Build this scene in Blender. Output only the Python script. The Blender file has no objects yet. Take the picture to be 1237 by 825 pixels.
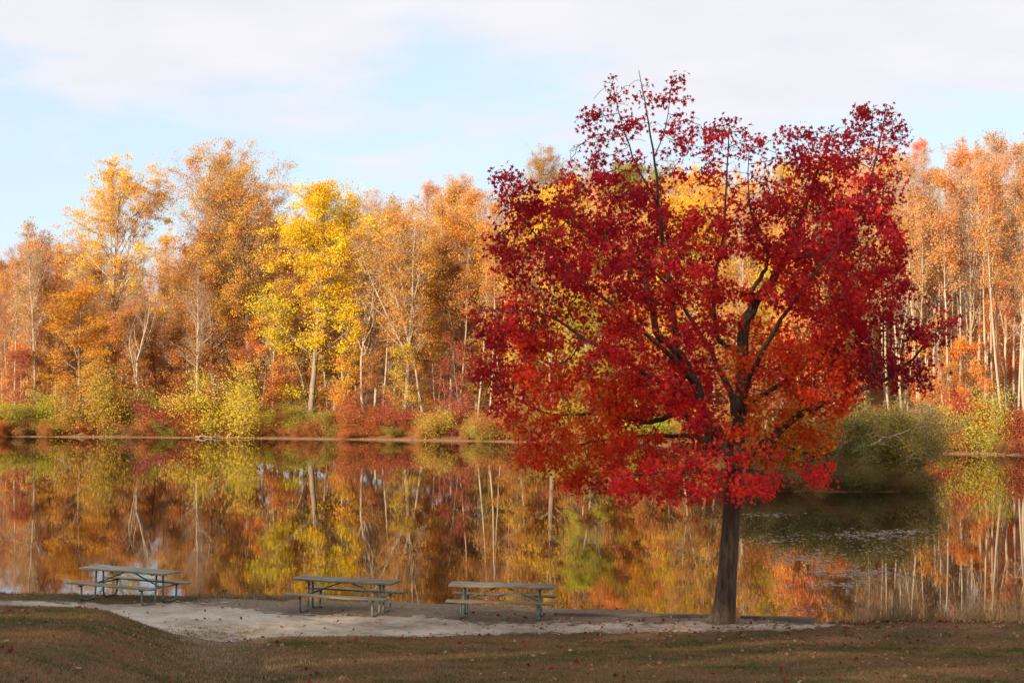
import bpy, math, random
import numpy as np
from mathutils import Vector, noise

R = math.radians
random.seed(7)
rng = np.random.default_rng(7)

# ------------------------------------------------------------------ camera, sky, sun
S = bpy.context.scene
COL = S.collection
F = 2100.0            # focal length of the photo in its own pixels (1237 wide)
HZ = 450.0            # horizon line
CZ = 5.85             # eye height above the water
cam = bpy.data.cameras.new('camera')
cam.sensor_width = 36.0
cam.lens = F / 1237 * 36
cam.clip_end = 5000
cob = bpy.data.objects.new('camera', cam)
cob.location = (0, 0, CZ)
cob.rotation_euler = (R(90) + math.atan((HZ - 412.5) / F), 0, 0)
COL.objects.link(cob)
S.camera = cob

SUN_EL, SUN_AZ = 13.0, -38.0   # elevation; azimuth of the sun behind the camera (negative: to the left)
sx, sy = math.sin(R(SUN_AZ)), -math.cos(R(SUN_AZ))
to_sun = Vector((sx * math.cos(R(SUN_EL)), sy * math.cos(R(SUN_EL)), math.sin(R(SUN_EL))))

W = bpy.data.worlds.new('World')
S.world = W
W.use_nodes = True
nt = W.node_tree
for n in list(nt.nodes): nt.nodes.remove(n)
N = nt.nodes.new; L = nt.links.new
sky = N('ShaderNodeTexSky'); sky.sky_type = 'NISHITA'; sky.sun_disc = False
sky.sun_elevation = R(SUN_EL)
sky.sun_rotation = math.atan2(to_sun.x, to_sun.y)
sky.air_density = 1.0; sky.dust_density = 0.6; sky.ozone_density = 1.2; sky.altitude = 100
tc = N('ShaderNodeTexCoord')
sep = N('ShaderNodeSeparateXYZ'); L(tc.outputs['Generated'], sep.inputs[0])
# clouds lie on a flat layer overhead: direction / height
zc = N('ShaderNodeMath'); zc.operation = 'MAXIMUM'; zc.inputs[1].default_value = 0.0
L(sep.outputs['Z'], zc.inputs[0])
za = N('ShaderNodeMath'); za.operation = 'ADD'; za.inputs[1].default_value = 0.16; L(zc.outputs[0], za.inputs[0])
dx = N('ShaderNodeMath'); dx.operation = 'DIVIDE'; L(sep.outputs['X'], dx.inputs[0]); L(za.outputs[0], dx.inputs[1])
dy = N('ShaderNodeMath'); dy.operation = 'DIVIDE'; L(sep.outputs['Y'], dy.inputs[0]); L(za.outputs[0], dy.inputs[1])
cmb = N('ShaderNodeCombineXYZ'); L(dx.outputs[0], cmb.inputs[0]); L(dy.outputs[0], cmb.inputs[1])
cn = N('ShaderNodeTexNoise'); cn.inputs['Scale'].default_value = 1.9; cn.inputs['Detail'].default_value = 7
cn.inputs['Roughness'].default_value = 0.55; cn.inputs['Distortion'].default_value = 0.3
L(cmb.outputs[0], cn.inputs['Vector'])
# the cloud sheet covers the higher sky and thins out towards the horizon
cov = N('ShaderNodeMapRange'); cov.inputs['From Min'].default_value = 0.08; cov.inputs['From Max'].default_value = 0.2
cov.inputs['To Min'].default_value = -0.14; cov.inputs['To Max'].default_value = 0.34
L(sep.outputs['Z'], cov.inputs['Value'])
# ... and comes lower to the right
cvx = N('ShaderNodeMath'); cvx.operation = 'MULTIPLY_ADD'; cvx.inputs[1].default_value = 0.22
L(sep.outputs['X'], cvx.inputs[0]); L(cov.outputs[0], cvx.inputs[2])
cs = N('ShaderNodeMath'); cs.operation = 'ADD'; L(cn.outputs['Fac'], cs.inputs[0]); L(cvx.outputs[0], cs.inputs[1])
cr = N('ShaderNodeMapRange'); cr.interpolation_type = 'SMOOTHSTEP'
cr.inputs['From Min'].default_value = 0.5; cr.inputs['From Max'].default_value = 0.74; cr.inputs['To Max'].default_value = 0.92
L(cs.outputs[0], cr.inputs['Value'])
cn2 = N('ShaderNodeTexNoise'); cn2.inputs['Scale'].default_value = 3.5; cn2.inputs['Detail'].default_value = 5
L(cmb.outputs[0], cn2.inputs['Vector'])
ccol = N('ShaderNodeMix'); ccol.data_type = 'RGBA'
ccol.inputs['A'].default_value = (3.5, 3.55, 4.0, 1); ccol.inputs['B'].default_value = (4.7, 4.5, 4.5, 1)
L(cn2.outputs['Fac'], ccol.inputs['Factor'])
# thin high veil that whitens the clear blue a little everywhere
veil = N('ShaderNodeMix'); veil.data_type = 'RGBA'; veil.inputs['Factor'].default_value = 0.7
veil.inputs['B'].default_value = (3.1, 3.75, 4.8, 1)
L(sky.outputs[0], veil.inputs['A'])
mx = N('ShaderNodeMix'); mx.data_type = 'RGBA'
L(cr.outputs[0], mx.inputs['Factor']); L(veil.outputs['Result'], mx.inputs['A']); L(ccol.outputs['Result'], mx.inputs['B'])
bg = N('ShaderNodeBackground'); bg.inputs['Strength'].default_value = 0.115
L(mx.outputs['Result'], bg.inputs['Color'])
wo = N('ShaderNodeOutputWorld'); L(bg.outputs[0], wo.inputs[0])

sd = bpy.data.lights.new('sun', 'SUN'); sd.energy = 5.0; sd.angle = R(0.5); sd.color = (1.0, 0.80, 0.58)
so = bpy.data.objects.new('sun', sd); COL.objects.link(so)
so.rotation_euler = to_sun.to_track_quat('Z', 'Y').to_euler()
so.location = (0, -20, 60)

S.view_settings.view_transform = 'Standard'
S.view_settings.look = 'None'
S.view_settings.exposure = 0.95
S.view_settings.gamma = 1
S.view_settings.use_curve_mapping = False
S.cycles.max_bounces = 6; S.cycles.diffuse_bounces = 3; S.cycles.glossy_bounces = 3
S.cycles.transmission_bounces = 3; S.cycles.transparent_max_bounces = 4
S.cycles.caustics_reflective = False; S.cycles.caustics_refractive = False

# ------------------------------------------------------------------ helpers
def at(px, py, D):                     # picture position at distance D -> place in the scene
    return Vector(((px - 618.5) / F * D, D, CZ - (py - HZ) / F * D))
def X(px, D): return (px - 618.5) / F * D

def tag(o, label=None, cat=None, group=None, kind=None):
    if label: o['label'] = label
    if cat: o['category'] = cat
    if group: o['group'] = group
    if kind: o['kind'] = kind
    return o

def link(name, me, parent=None, mat=None):
    if mat is not None:
        me.materials.clear(); me.materials.append(mat)
    o = bpy.data.objects.new(name, me); COL.objects.link(o)
    if parent is not None: o.parent = parent
    return o

def empty(name, loc=(0, 0, 0), rz=0):
    o = bpy.data.objects.new(name, None); COL.objects.link(o)
    o.location = loc; o.rotation_euler = (0, 0, rz); o.empty_display_size = 0.3
    return o

def mesh_np(name, V, loops, counts, smooth=False, attr=None, attrname='tint'):
    me = bpy.data.meshes.new(name)
    V = np.asarray(V, dtype=np.float32); loops = np.asarray(loops, dtype=np.int32); counts = np.asarray(counts, dtype=np.int32)
    me.vertices.add(len(V)); me.vertices.foreach_set('co', V.ravel())
    me.loops.add(len(loops)); me.loops.foreach_set('vertex_index', loops)
    me.polygons.add(len(counts))
    st = np.zeros(len(counts), dtype=np.int32); st[1:] = np.cumsum(counts)[:-1]
    me.polygons.foreach_set('loop_start', st); me.polygons.foreach_set('loop_total', counts)
    if smooth: me.polygons.foreach_set('use_smooth', np.ones(len(counts), dtype=bool))
    me.update(calc_edges=True)
    if attr is not None:
        attr = np.asarray(attr, dtype=np.float32)
        if attr.ndim == 1:
            a = me.attributes.new(attrname, 'FLOAT', 'FACE'); a.data.foreach_set('value', attr)
        else:
            a = me.attributes.new(attrname, 'FLOAT_COLOR', 'FACE'); a.data.foreach_set('color', attr.ravel())
    return me

def merge(parts):                      # parts: list of (V, loops, counts)
    V = []; Lp = []; C = []; off = 0
    for v, l, c in parts:
        V.append(v); Lp.append(np.asarray(l) + off); C.append(c); off += len(v)
    return np.concatenate(V), np.concatenate(Lp), np.concatenate(C)

def tube(P, rad, k):                   # tapered tube through points
    P = np.asarray(P, float); rad = np.asarray(rad, float); n = len(P)
    T = np.gradient(P, axis=0); T /= np.linalg.norm(T, axis=1)[:, None] + 1e-9
    ref = np.array([0.31, 0.95, 0.05]) if abs(T[0][2]) > 0.7 else np.array([0.05, 0.1, 1.0])
    A = np.cross(T, ref); A /= np.linalg.norm(A, axis=1)[:, None] + 1e-9
    B = np.cross(T, A)
    an = np.arange(k) * 2 * math.pi / k
    V = (P[:, None, :] + rad[:, None, None] * (np.cos(an)[None, :, None] * A[:, None, :] + np.sin(an)[None, :, None] * B[:, None, :])).reshape(-1, 3)
    i = np.arange(n - 1)[:, None] * k; j = np.arange(k)[None, :]; j2 = (j + 1) % k
    q = np.stack([i + j, i + j2, i + k + j2, i + k + j], axis=-1).reshape(-1)
    c = np.full((n - 1) * k, 4)
    loops = np.concatenate([q, np.arange(k)[::-1], (n - 1) * k + np.arange(k)])
    return V, loops, np.concatenate([c, [k, k]])

def box(cx, cy, cz, lx, ly, lz):
    x, y, z = lx / 2, ly / 2, lz / 2
    V = np.array([(a * x + cx, b * y + cy, c * z + cz) for c in (-1, 1) for a, b in ((-1, -1), (1, -1), (1, 1), (-1, 1))])
    l = [0, 3, 2, 1, 4, 5, 6, 7, 0, 1, 5, 4, 1, 2, 6, 5, 2, 3, 7, 6, 3, 0, 4, 7]
    return V, np.array(l), np.full(6, 4)

# ------------------------------------------------------------------ materials
def new_mat(name):
    m = bpy.data.materials.new(name); m.use_nodes = True
    t = m.node_tree
    b = t.nodes['Principled BSDF']; b.inputs['Roughness'].default_value = 0.85
    b.inputs['Specular IOR Level'].default_value = 0.25
    return m, t, b

def ramp(t, stops):
    r = t.nodes.new('ShaderNodeValToRGB')
    e = r.color_ramp.elements
    while len(e) > 1: e.remove(e[-1])
    e[0].position, e[0].color = stops[0][0], (*stops[0][1], 1)
    for p, c in stops[1:]:
        x = e.new(p); x.color = (*c, 1)
    return r

def noise_node(t, scale, detail=4, rough=0.6, coord=None, stretch=None):
    n = t.nodes.new('ShaderNodeTexNoise'); n.inputs['Scale'].default_value = scale
    n.inputs['Detail'].default_value = detail; n.inputs['Roughness'].default_value = rough
    c = coord or t.nodes.new('ShaderNodeTexCoord').outputs['Object']
    if stretch:
        mp = t.nodes.new('ShaderNodeMapping'); mp.inputs['Scale'].default_value = stretch
        t.links.new(c, mp.inputs['Vector']); c = mp.outputs[0]
    t.links.new(c, n.inputs['Vector'])
    return n

def bump(t, b, src, strength, dist):
    bp = t.nodes.new('ShaderNodeBump'); bp.inputs['Strength'].default_value = strength; bp.inputs['Distance'].default_value = dist
    t.links.new(src, bp.inputs['Height']); t.links.new(bp.outputs[0], b.inputs['Normal'])
    return bp

def bark_mat(name, dark, light, scale=6):
    m, t, b = new_mat(name)
    n = noise_node(t, scale, 6, 0.65, stretch=(1, 1, 0.18))
    r = ramp(t, [(0.3, dark), (0.7, light)])
    t.links.new(n.outputs['Fac'], r.inputs[0]); t.links.new(r.outputs[0], b.inputs['Base Color'])
    bump(t, b, n.outputs['Fac'], 0.8, 0.03)
    return m

def leaf_mat(name, per_face_colour=False, trans=0.3):
    m = bpy.data.materials.new(name); m.use_nodes = True; t = m.node_tree
    for n in list(t.nodes): t.nodes.remove(n)
    out = t.nodes.new('ShaderNodeOutputMaterial')
    at_ = t.nodes.new('ShaderNodeAttribute'); at_.attribute_name = 'tint'
    if per_face_colour:
        col = at_.outputs['Color']
    else:
        oi = t.nodes.new('ShaderNodeObjectInfo')
        hsv = t.nodes.new('ShaderNodeHueSaturation')
        h = t.nodes.new('ShaderNodeMapRange'); h.inputs['To Min'].default_value = 0.485; h.inputs['To Max'].default_value = 0.52
        v = t.nodes.new('ShaderNodeMapRange'); v.inputs['To Min'].default_value = 0.8; v.inputs['To Max'].default_value = 1.2
        t.links.new(at_.outputs['Fac'], h.inputs['Value']); t.links.new(at_.outputs['Fac'], v.inputs['Value'])
        # larger patches of hue through one crown
        tcn = t.nodes.new('ShaderNodeTexCoord')
        pn = t.nodes.new('ShaderNodeTexNoise'); pn.inputs['Scale'].default_value = 0.35; pn.inputs['Detail'].default_value = 2
        t.links.new(tcn.outputs['Object'], pn.inputs['Vector'])
        hm = t.nodes.new('ShaderNodeMath'); hm.operation = 'MULTIPLY_ADD'; hm.inputs[1].default_value = 0.10; 
        sb = t.nodes.new('ShaderNodeMath'); sb.operation = 'SUBTRACT'; sb.inputs[1].default_value = 0.5
        t.links.new(pn.outputs['Fac'], sb.inputs[0]); t.links.new(sb.outputs[0], hm.inputs[0]); t.links.new(h.outputs[0], hm.inputs[2])
        t.links.new(hm.outputs[0], hsv.inputs['Hue']); t.links.new(v.outputs[0], hsv.inputs['Value'])
        t.links.new(oi.outputs['Color'], hsv.inputs['Color'])
        col = hsv.outputs[0]
    d = t.nodes.new('ShaderNodeBsdfDiffuse'); tr = t.nodes.new('ShaderNodeBsdfTranslucent')
    mixs = t.nodes.new('ShaderNodeMixShader'); mixs.inputs[0].default_value = trans
    t.links.new(col, d.inputs[0]); t.links.new(col, tr.inputs[0])
    t.links.new(d.outputs[0], mixs.inputs[1]); t.links.new(tr.outputs[0], mixs.inputs[2])
    t.links.new(mixs.outputs[0], out.inputs[0])
    return m

M = {}
M['bark_pale'] = bark_mat('pale_bark', (0.27, 0.2, 0.135), (0.52, 0.43, 0.32), 3)
M['bark_tan'] = bark_mat('tan_bark', (0.16, 0.115, 0.08), (0.34, 0.26, 0.185), 3)
M['bark_dark'] = bark_mat('dark_bark', (0.05, 0.04, 0.03), (0.13, 0.105, 0.08), 3)
M['bark_red'] = bark_mat('sweetgum_bark', (0.026, 0.018, 0.012), (0.16, 0.115, 0.078), 14)
M['leaf'] = leaf_mat('autumn_leaf', trans=0.42)
M['leaf_red'] = leaf_mat('crimson_leaf', True, 0.48)

# ------------------------------------------------------------------ ground height
def smooth(a, b, x):
    t = np.clip((x - a) / (b - a), 0, 1); return t * t * (3 - 2 * t)
def vnoise(x, y, seed=0):              # cheap smooth value noise for arrays
    x = np.asarray(x, float); y = np.asarray(y, float)
    xi = np.floor(x).astype(np.int64); yi = np.floor(y).astype(np.int64); fx = x - xi; fy = y - yi
    fx = fx * fx * (3 - 2 * fx); fy = fy * fy * (3 - 2 * fy)
    def h(a, b):
        n = (a * 374761393 + b * 668265263 + seed * 1442695041) & 0x7fffffff
        n = ((n ^ (n >> 13)) * 1274126177) & 0x7fffffff
        return (n & 0xffff) / 65535.0
    return (h(xi, yi) * (1 - fx) + h(xi + 1, yi) * fx) * (1 - fy) + (h(xi, yi + 1) * (1 - fx) + h(xi + 1, yi + 1) * fx) * fy
def fbm(x, y, seed=0, o=4):
    s = 0; a = 0.5; f = 1.0
    for i in range(o):
        s = s + a * (vnoise(np.asarray(x) * f, np.asarray(y) * f, seed + i) - 0.5); a *= 0.5; f *= 2.03
    return s

def near_shore(x):                     # where the near bank meets the water
    base = np.interp(x, [-60, -14, -11, -6, 0, 3, 3.6, 6.6, 7.4, 9, 13, 60], [43, 41.0, 40.9, 41.2, 41.0, 40.3, 39.15, 38.95, 39.3, 39.7, 39.2, 40])
    return base + 0.22 * fbm(x * 0.9, x * 0 + 3.3, 5) * np.where((x > 1.4) & (x < 6.9), 0, 1)
def gully_x(y): return np.interp(y, [15, 22, 30, 36], [-2.9, -3.7, -5.1, -5.9])
def near_z(x, y):
    x = np.asarray(x, float); y = np.asarray(y, float)
    z0 = np.interp(x, [-60, -13, -9, -3.5, 0, 3, 5, 7.5, 13, 60], [0.9, 0.72, 0.66, 0.5, 0.40, 0.40, 0.42, 0.27, 0.24, 0.5])
    z = z0 + np.clip(35.6 - y, 0, 40) * 0.108 + 0.03 * np.clip(-4.4 - y, 0, 400)
    # behind the camera the slope becomes a hill
    z = z + np.clip(-12 - y, 0, 45) * 0.22
    # grassy knoll on the left, worn gully right of it
    ke = np.interp(y, [15, 22, 30, 35, 37], [-3.6, -4.4, -5.9, -7.0, -8.4]) + 0.4 * fbm(y * 0.5, y * 0, 3)
    k = smooth(0.2, -1.6, x - ke) * smooth(38.4, 34.5, y) * smooth(8, 18, y)
    z = z + 0.42 * k
    g = np.exp(-((x - gully_x(y)) / 0.7) ** 2) * smooth(36.6, 33, y) * smooth(10, 20, y)
    z = z - 0.2 * g
    z = z + 0.05 * fbm(x * 0.7, y * 0.7, 11) + 0.03 * fbm(x * 3, y * 3, 12)
    s = y - near_shore(x)
    return z - smooth(-0.35, 0.55, s) * 1.6

def shore_far(x):
    return np.interp(x, [-300, -90, -47, -20, -1, 10, 22, 36, 55, 120, 300], [175, 166, 159.5, 154, 147, 142, 130, 123, 118, 112, 110]) + 2.2 * fbm(np.asarray(x) * 0.12, np.asarray(x) * 0 + 7.7, 21)
def far_z(x, y):
    x = np.asarray(x, float); y = np.asarray(y, float)
    s = y - shore_far(x)
    g = np.interp(x, [-120, -50, -25, 0, 30, 60, 120], [0.03, 0.05, 0.08, 0.115, 0.15, 0.18, 0.2])
    z = 0.12 * smooth(-0.8, 0.4, s) - 1.5 * smooth(0.0, -2.5, s) + g * np.clip(s - 1, 0, 130) + 0.55 * smooth(0.6, 5, s)
    z = z + smooth(2, 20, s) * 1.6 * fbm(x * 0.06, y * 0.06, 31) + smooth(0, 2, s) * 0.35 * fbm(x * 0.8, y * 0.8, 33)
    # low spit of land reaching towards the camera
    hw = np.interp(y, [83, 87, 95, 110, 135], [3.0, 4.6, 4.6, 4.4, 4.0])
    cx = np.interp(y, [83, 135], [15.2, 21.0])
    e = hw - np.abs(x - cx) - 0.9 * fbm(x * 0.6, y * 0.6, 35)
    e = np.minimum(e, (y - 85.0 - 1.5 * fbm(x * 0.5, x * 0, 37)) * 1.0)
    p = -1.5 + smooth(-1.2, 0.5, e) * 1.54 + 0.3 * smooth(0.5, 3, e)
    return np.maximum(z, p)

def grid(name, x0, x1, y0, y1, nx, ny, zf, mat, xs=None, ys=None):
    xs = np.linspace(x0, x1, nx) if xs is None else xs
    ys = np.linspace(y0, y1, ny) if ys is None else ys
    nx, ny = len(xs), len(ys)
    XX, YY = np.meshgrid(xs, ys)
    V = np.stack([XX, YY, zf(XX, YY)], -1).reshape(-1, 3)
    i = (np.arange(ny - 1)[:, None] * nx + np.arange(nx - 1)[None, :])
    q = np.stack([i, i + 1, i + nx + 1, i + nx], -1).reshape(-1)
    me = mesh_np(name, V, q, np.full((nx - 1) * (ny - 1), 4), True)
    return tag(link(name, me, None, mat), kind='structure')

# ground material: thin brown autumn turf, bare soil near the bank
def ground_mat():
    m, t, b = new_mat('autumn_turf')
    n1 = noise_node(t, 0.55, 5, 0.65); n2 = noise_node(t, 9, 5, 0.7); n3 = noise_node(t, 42, 3, 0.7)
    turf = ramp(t, [(0.36, (0.21, 0.113, 0.054)), (0.48, (0.16, 0.095, 0.044)), (0.56, (0.11, 0.085, 0.034)), (0.66, (0.07, 0.074, 0.024))])
    a = t.nodes.new('ShaderNodeMath'); a.operation = 'MULTIPLY_ADD'; a.inputs[1].default_value = 0.35
    s1 = t.nodes.new('ShaderNodeMath'); s1.operation = 'SUBTRACT'; s1.inputs[1].default_value = 0.5
    t.links.new(n2.outputs['Fac'], s1.inputs[0]); t.links.new(s1.outputs[0], a.inputs[0]); t.links.new(n1.outputs['Fac'], a.inputs[2])
    t.links.new(a.outputs[0], turf.inputs[0])
    soil = ramp(t, [(0.3, (0.13, 0.095, 0.06)), (0.55, (0.23, 0.175, 0.12)), (0.75, (0.33, 0.265, 0.19))])
    t.links.new(n2.outputs['Fac'], soil.inputs[0])
    at_ = t.nodes.new('ShaderNodeAttribute'); at_.attribute_name = 'soil'
    ad = t.nodes.new('ShaderNodeMath'); ad.operation = 'ADD'
    t.links.new(at_.outputs['Fac'], ad.inputs[0])
    s2 = t.nodes.new('ShaderNodeMath'); s2.operation = 'MULTIPLY'; s2.inputs[1].default_value = 0.9
    t.links.new(s1.outputs[0], s2.inputs[0]); t.links.new(s2.outputs[0], ad.inputs[1])
    mr = t.nodes.new('ShaderNodeMapRange'); mr.inputs['From Min'].default_value = 0.35; mr.inputs['From Max'].default_value = 0.65
    t.links.new(ad.outputs[0], mr.inputs['Value'])
    mixn = t.nodes.new('ShaderNodeMix'); mixn.data_type = 'RGBA'
    t.links.new(mr.outputs[0], mixn.inputs['Factor']); t.links.new(turf.outputs[0], mixn.inputs['A']); t.links.new(soil.outputs[0], mixn.inputs['B'])
    hv = t.nodes.new('ShaderNodeHueSaturation')
    v = t.nodes.new('ShaderNodeMapRange'); v.inputs['From Min'].default_value = 0.25; v.inputs['From Max'].default_value = 0.75
    v.inputs['To Min'].default_value = 0.6; v.inputs['To Max'].default_value = 1.45
    t.links.new(n3.outputs['Fac'], v.inputs['Value']); t.links.new(v.outputs[0], hv.inputs['Value'])
    t.links.new(mixn.outputs['Result'], hv.inputs['Color']); t.links.new(hv.outputs[0], b.inputs['Base Color'])
    bump(t, b, n3.outputs['Fac'], 0.7, 0.05)
    b.inputs['Roughness'].default_value = 0.95; b.inputs['Specular IOR Level'].default_value = 0.1
    return m
M['turf'] = ground_mat()

# front edge (turf) and back edge (bank) of the pale gravel path, from the photo, as world y per world x
def on_ground(px, py):
    D = 37.5
    for _ in range(6):
        zz = float(near_z(X(px, D), min(D, 40.2)))
        D = (CZ - zz) * F / (py - HZ)
    return X(px, D), D
front_px = [(-160, 728), (0, 734), (60, 739), (120, 746), (180, 757), (215, 768), (245, 778), (285, 777), (330, 771), (420, 768), (520, 767), (620, 764), (760, 762), (880, 761), (940, 760), (985, 757), (1010, 753)]
back_px = [(-160, 722), (0, 725), (80, 727), (150, 730), (210, 728), (260, 729), (320, 737), (370, 741), (430, 743), (500, 741), (560, 750), (640, 752), (720, 752), (800, 751), (850, 749), (900, 752), (960, 753), (1010, 753)]
fr = np.array([on_ground(*p) for p in front_px]); bk = np.array([on_ground(*p) for p in back_px])
path_front = lambda x: np.interp(x, fr[:, 0], fr[:, 1]); path_back = lambda x: np.interp(x, bk[:, 0], bk[:, 1])

xs = np.concatenate([np.linspace(-160, -17, 40)[:-1], np.arange(-17, 17, 0.1), np.linspace(17, 160, 40)])
ys = np.concatenate([np.linspace(-160, 15, 60)[:-1], np.arange(15, 43.0, 0.1)])
g = grid('ground', 0, 0, 0, 0, 0, 0, near_z, M['turf'], xs, ys)
XX, YY = np.meshgrid(xs, ys)
pf = path_front(XX)
soil = smooth(-0.25, 0.25, YY - pf)
soil = np.where(XX > 7.3, smooth(-0.9, 0.1, YY - near_shore(XX)) * 0.75, soil)
gully = np.exp(-((XX - gully_x(YY)) / 0.8) ** 2) * smooth(22, 31, YY) * 0.75
grassy_bank = 0.75 * smooth(-6.5, -7.6, XX) * smooth(39.2, 39.9, YY)
soil = np.clip(np.maximum(soil, gully) - grassy_bank, 0, 1)
a = g.data.attributes.new('soil', 'FLOAT', 'POINT'); a.data.foreach_set('value', soil.ravel().astype(np.float32))

# gravel path: its own thin sheet on the ground with a ragged edge
def path_mat():
    m, t, b = new_mat('pale_gravel')
    n1 = noise_node(t, 0.9, 4, 0.6); n2 = noise_node(t, 30, 4, 0.8); n3 = noise_node(t, 5, 4, 0.7)
    r = ramp(t, [(0.33, (0.23, 0.18, 0.125)), (0.48, (0.37, 0.305, 0.225)), (0.66, (0.5, 0.43, 0.335))])
    a = t.nodes.new('ShaderNodeMath'); a.operation = 'MULTIPLY_ADD'; a.inputs[1].default_value = 0.45
    s = t.nodes.new('ShaderNodeMath'); s.operation = 'SUBTRACT'; s.inputs[1].default_value = 0.5
    t.links.new(n3.outputs['Fac'], s.inputs[0]); t.links.new(s.outputs[0], a.inputs[0]); t.links.new(n1.outputs['Fac'], a.inputs[2])
    t.links.new(a.outputs[0], r.inputs[0])
    hv = t.nodes.new('ShaderNodeHueSaturation'); v = t.nodes.new('ShaderNodeMapRange')
    v.inputs['From Min'].default_value = 0.25; v.inputs['From Max'].default_value = 0.75; v.inputs['To Min'].default_value = 0.65; v.inputs['To Max'].default_value = 1.3
    t.links.new(n2.outputs['Fac'], v.inputs['Value']); t.links.new(v.outputs[0], hv.inputs['Value'])
    t.links.new(r.outputs[0], hv.inputs['Color']); t.links.new(hv.outputs[0], b.inputs['Base Color'])
    bump(t, b, n2.outputs['Fac'], 0.6, 0.02)
    return m
def build_path():
    st = 0.05
    px_, py_ = np.arange(-17, 7.6, st), np.arange(34.2, 40.8, st)
    nx, ny = len(px_), len(py_)
    A, B = np.meshgrid(px_, py_)
    cxx, cyy = A[:-1, :-1] + st / 2, B[:-1, :-1] + st / 2
    nz = fbm(cxx * 1.3, cyy * 1.3, 41) * 1.1 + fbm(cxx * 6, cyy * 6, 43) * 1.3
    e1 = cyy - path_front(cxx); e2 = path_back(cxx) - cyy
    keep = (np.minimum(e1 + 0.15 + nz * 0.5, e2 * 0.8 + nz * 1.0) > 0) & (fbm(cxx * 5, cyy * 5, 47) + np.minimum(e1, e2) * 0.5 > -0.12)
    V = np.stack([A, B, near_z(A, B) + 0.008], -1).reshape(-1, 3)
    jj, ii = np.nonzero(keep); i = jj * nx + ii
    q = np.stack([i, i + 1, i + nx + 1, i + nx], -1)
    used, inv = np.unique(q.ravel(), return_inverse=True)
    me = mesh_np('path', V[used], inv, np.full(len(q), 4), True)
    tag(link('path', me, None, path_mat()), kind='structure')
build_path()

# far hillside: one sheet under the whole wood
def hill_mat():
    m, t, b = new_mat('leaf_litter')
    n1 = noise_node(t, 0.25, 6, 0.7); n2 = noise_node(t, 2.5, 5, 0.8)
    r = ramp(t, [(0.3, (0.13, 0.06, 0.022)), (0.5, (0.3, 0.135, 0.045)), (0.68, (0.38, 0.2, 0.07))])
    mxn = t.nodes.new('ShaderNodeMath'); mxn.operation = 'ADD'
    h1 = t.nodes.new('ShaderNodeMath'); h1.operation = 'MULTIPLY'; h1.inputs[1].default_value = 0.5
    h2 = t.nodes.new('ShaderNodeMath'); h2.operation = 'MULTIPLY'; h2.inputs[1].default_value = 0.5
    t.links.new(n1.outputs['Fac'], h1.inputs[0]); t.links.new(n2.outputs['Fac'], h2.inputs[0])
    t.links.new(h1.outputs[0], mxn.inputs[0]); t.links.new(h2.outputs[0], mxn.inputs[1]); t.links.new(mxn.outputs[0], r.inputs[0])
    gz = t.nodes.new('ShaderNodeNewGeometry'); sz = t.nodes.new('ShaderNodeSeparateXYZ'); t.links.new(gz.outputs['Position'], sz.inputs[0])
    mz = t.nodes.new('ShaderNodeMapRange'); mz.inputs['From Min'].default_value = 0.18; mz.inputs['From Max'].default_value = 0.6
    t.links.new(sz.outputs['Z'], mz.inputs['Value'])
    mud = t.nodes.new('ShaderNodeMix'); mud.data_type = 'RGBA'; mud.inputs['A'].default_value = (0.3, 0.17, 0.09, 1)
    t.links.new(mz.outputs[0], mud.inputs['Factor']); t.links.new(r.outputs[0], mud.inputs['B'])
    t.links.new(mud.outputs['Result'], b.inputs['Base Color']); bump(t, b, n2.outputs['Fac'], 0.8, 0.25)
    return m
xs = np.concatenate([np.linspace(-420, -75, 40)[:-1], np.arange(-75, 75, 0.6), np.linspace(75, 420, 40)])
ys = np.concatenate([np.arange(80, 175, 0.6), np.linspace(176, 700, 90)])
grid('hillside', 0, 0, 0, 0, 0, 0, far_z, hill_mat(), xs, ys)

# ------------------------------------------------------------------ water
def water_mat():
    m, t, b = new_mat('lake_water')
    b.inputs['Base Color'].default_value = (0.018, 0.012, 0.006, 1)
    b.inputs['Roughness'].default_value = 0.004; b.inputs['IOR'].default_value = 1.33
    b.inputs['Specular IOR Level'].default_value = 0.42
    n1 = noise_node(t, 1.0, 3, 0.55, stretch=(0.9, 1.6, 1)); n2 = noise_node(t, 1.0, 2, 0.5, stretch=(4.5, 7.0, 1))
    patch = noise_node(t, 0.05, 2, 0.5, stretch=(1, 1.5, 1))
    mr = t.nodes.new('ShaderNodeMapRange'); mr.inputs['From Min'].default_value = 0.35; mr.inputs['From Max'].default_value = 0.65
    mr.inputs['To Min'].default_value = 0.35; mr.inputs['To Max'].default_value = 1.25
    t.links.new(patch.outputs['Fac'], mr.inputs['Value'])
    m1 = t.nodes.new('ShaderNodeMath'); m1.operation = 'MULTIPLY_ADD'; m1.inputs[1].default_value = 0.22
    t.links.new(n2.outputs['Fac'], m1.inputs[0]); t.links.new(n1.outputs['Fac'], m1.inputs[2])
    m2 = t.nodes.new('ShaderNodeMath'); m2.operation = 'MULTIPLY'
    t.links.new(m1.outputs[0], m2.inputs[0]); t.links.new(mr.outputs[0], m2.inputs[1])
    bump(t, b, m2.outputs[0], 1.0, 0.0008)
    return m
def water():
    V = np.array([(-450, 36, 0), (450, 36, 0), (450, 220, 0), (-450, 220, 0)], float)
    tag(link('water', mesh_np('water', V, [0, 1, 2, 3], [4]), None, water_mat()), kind='structure')
water()

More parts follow.
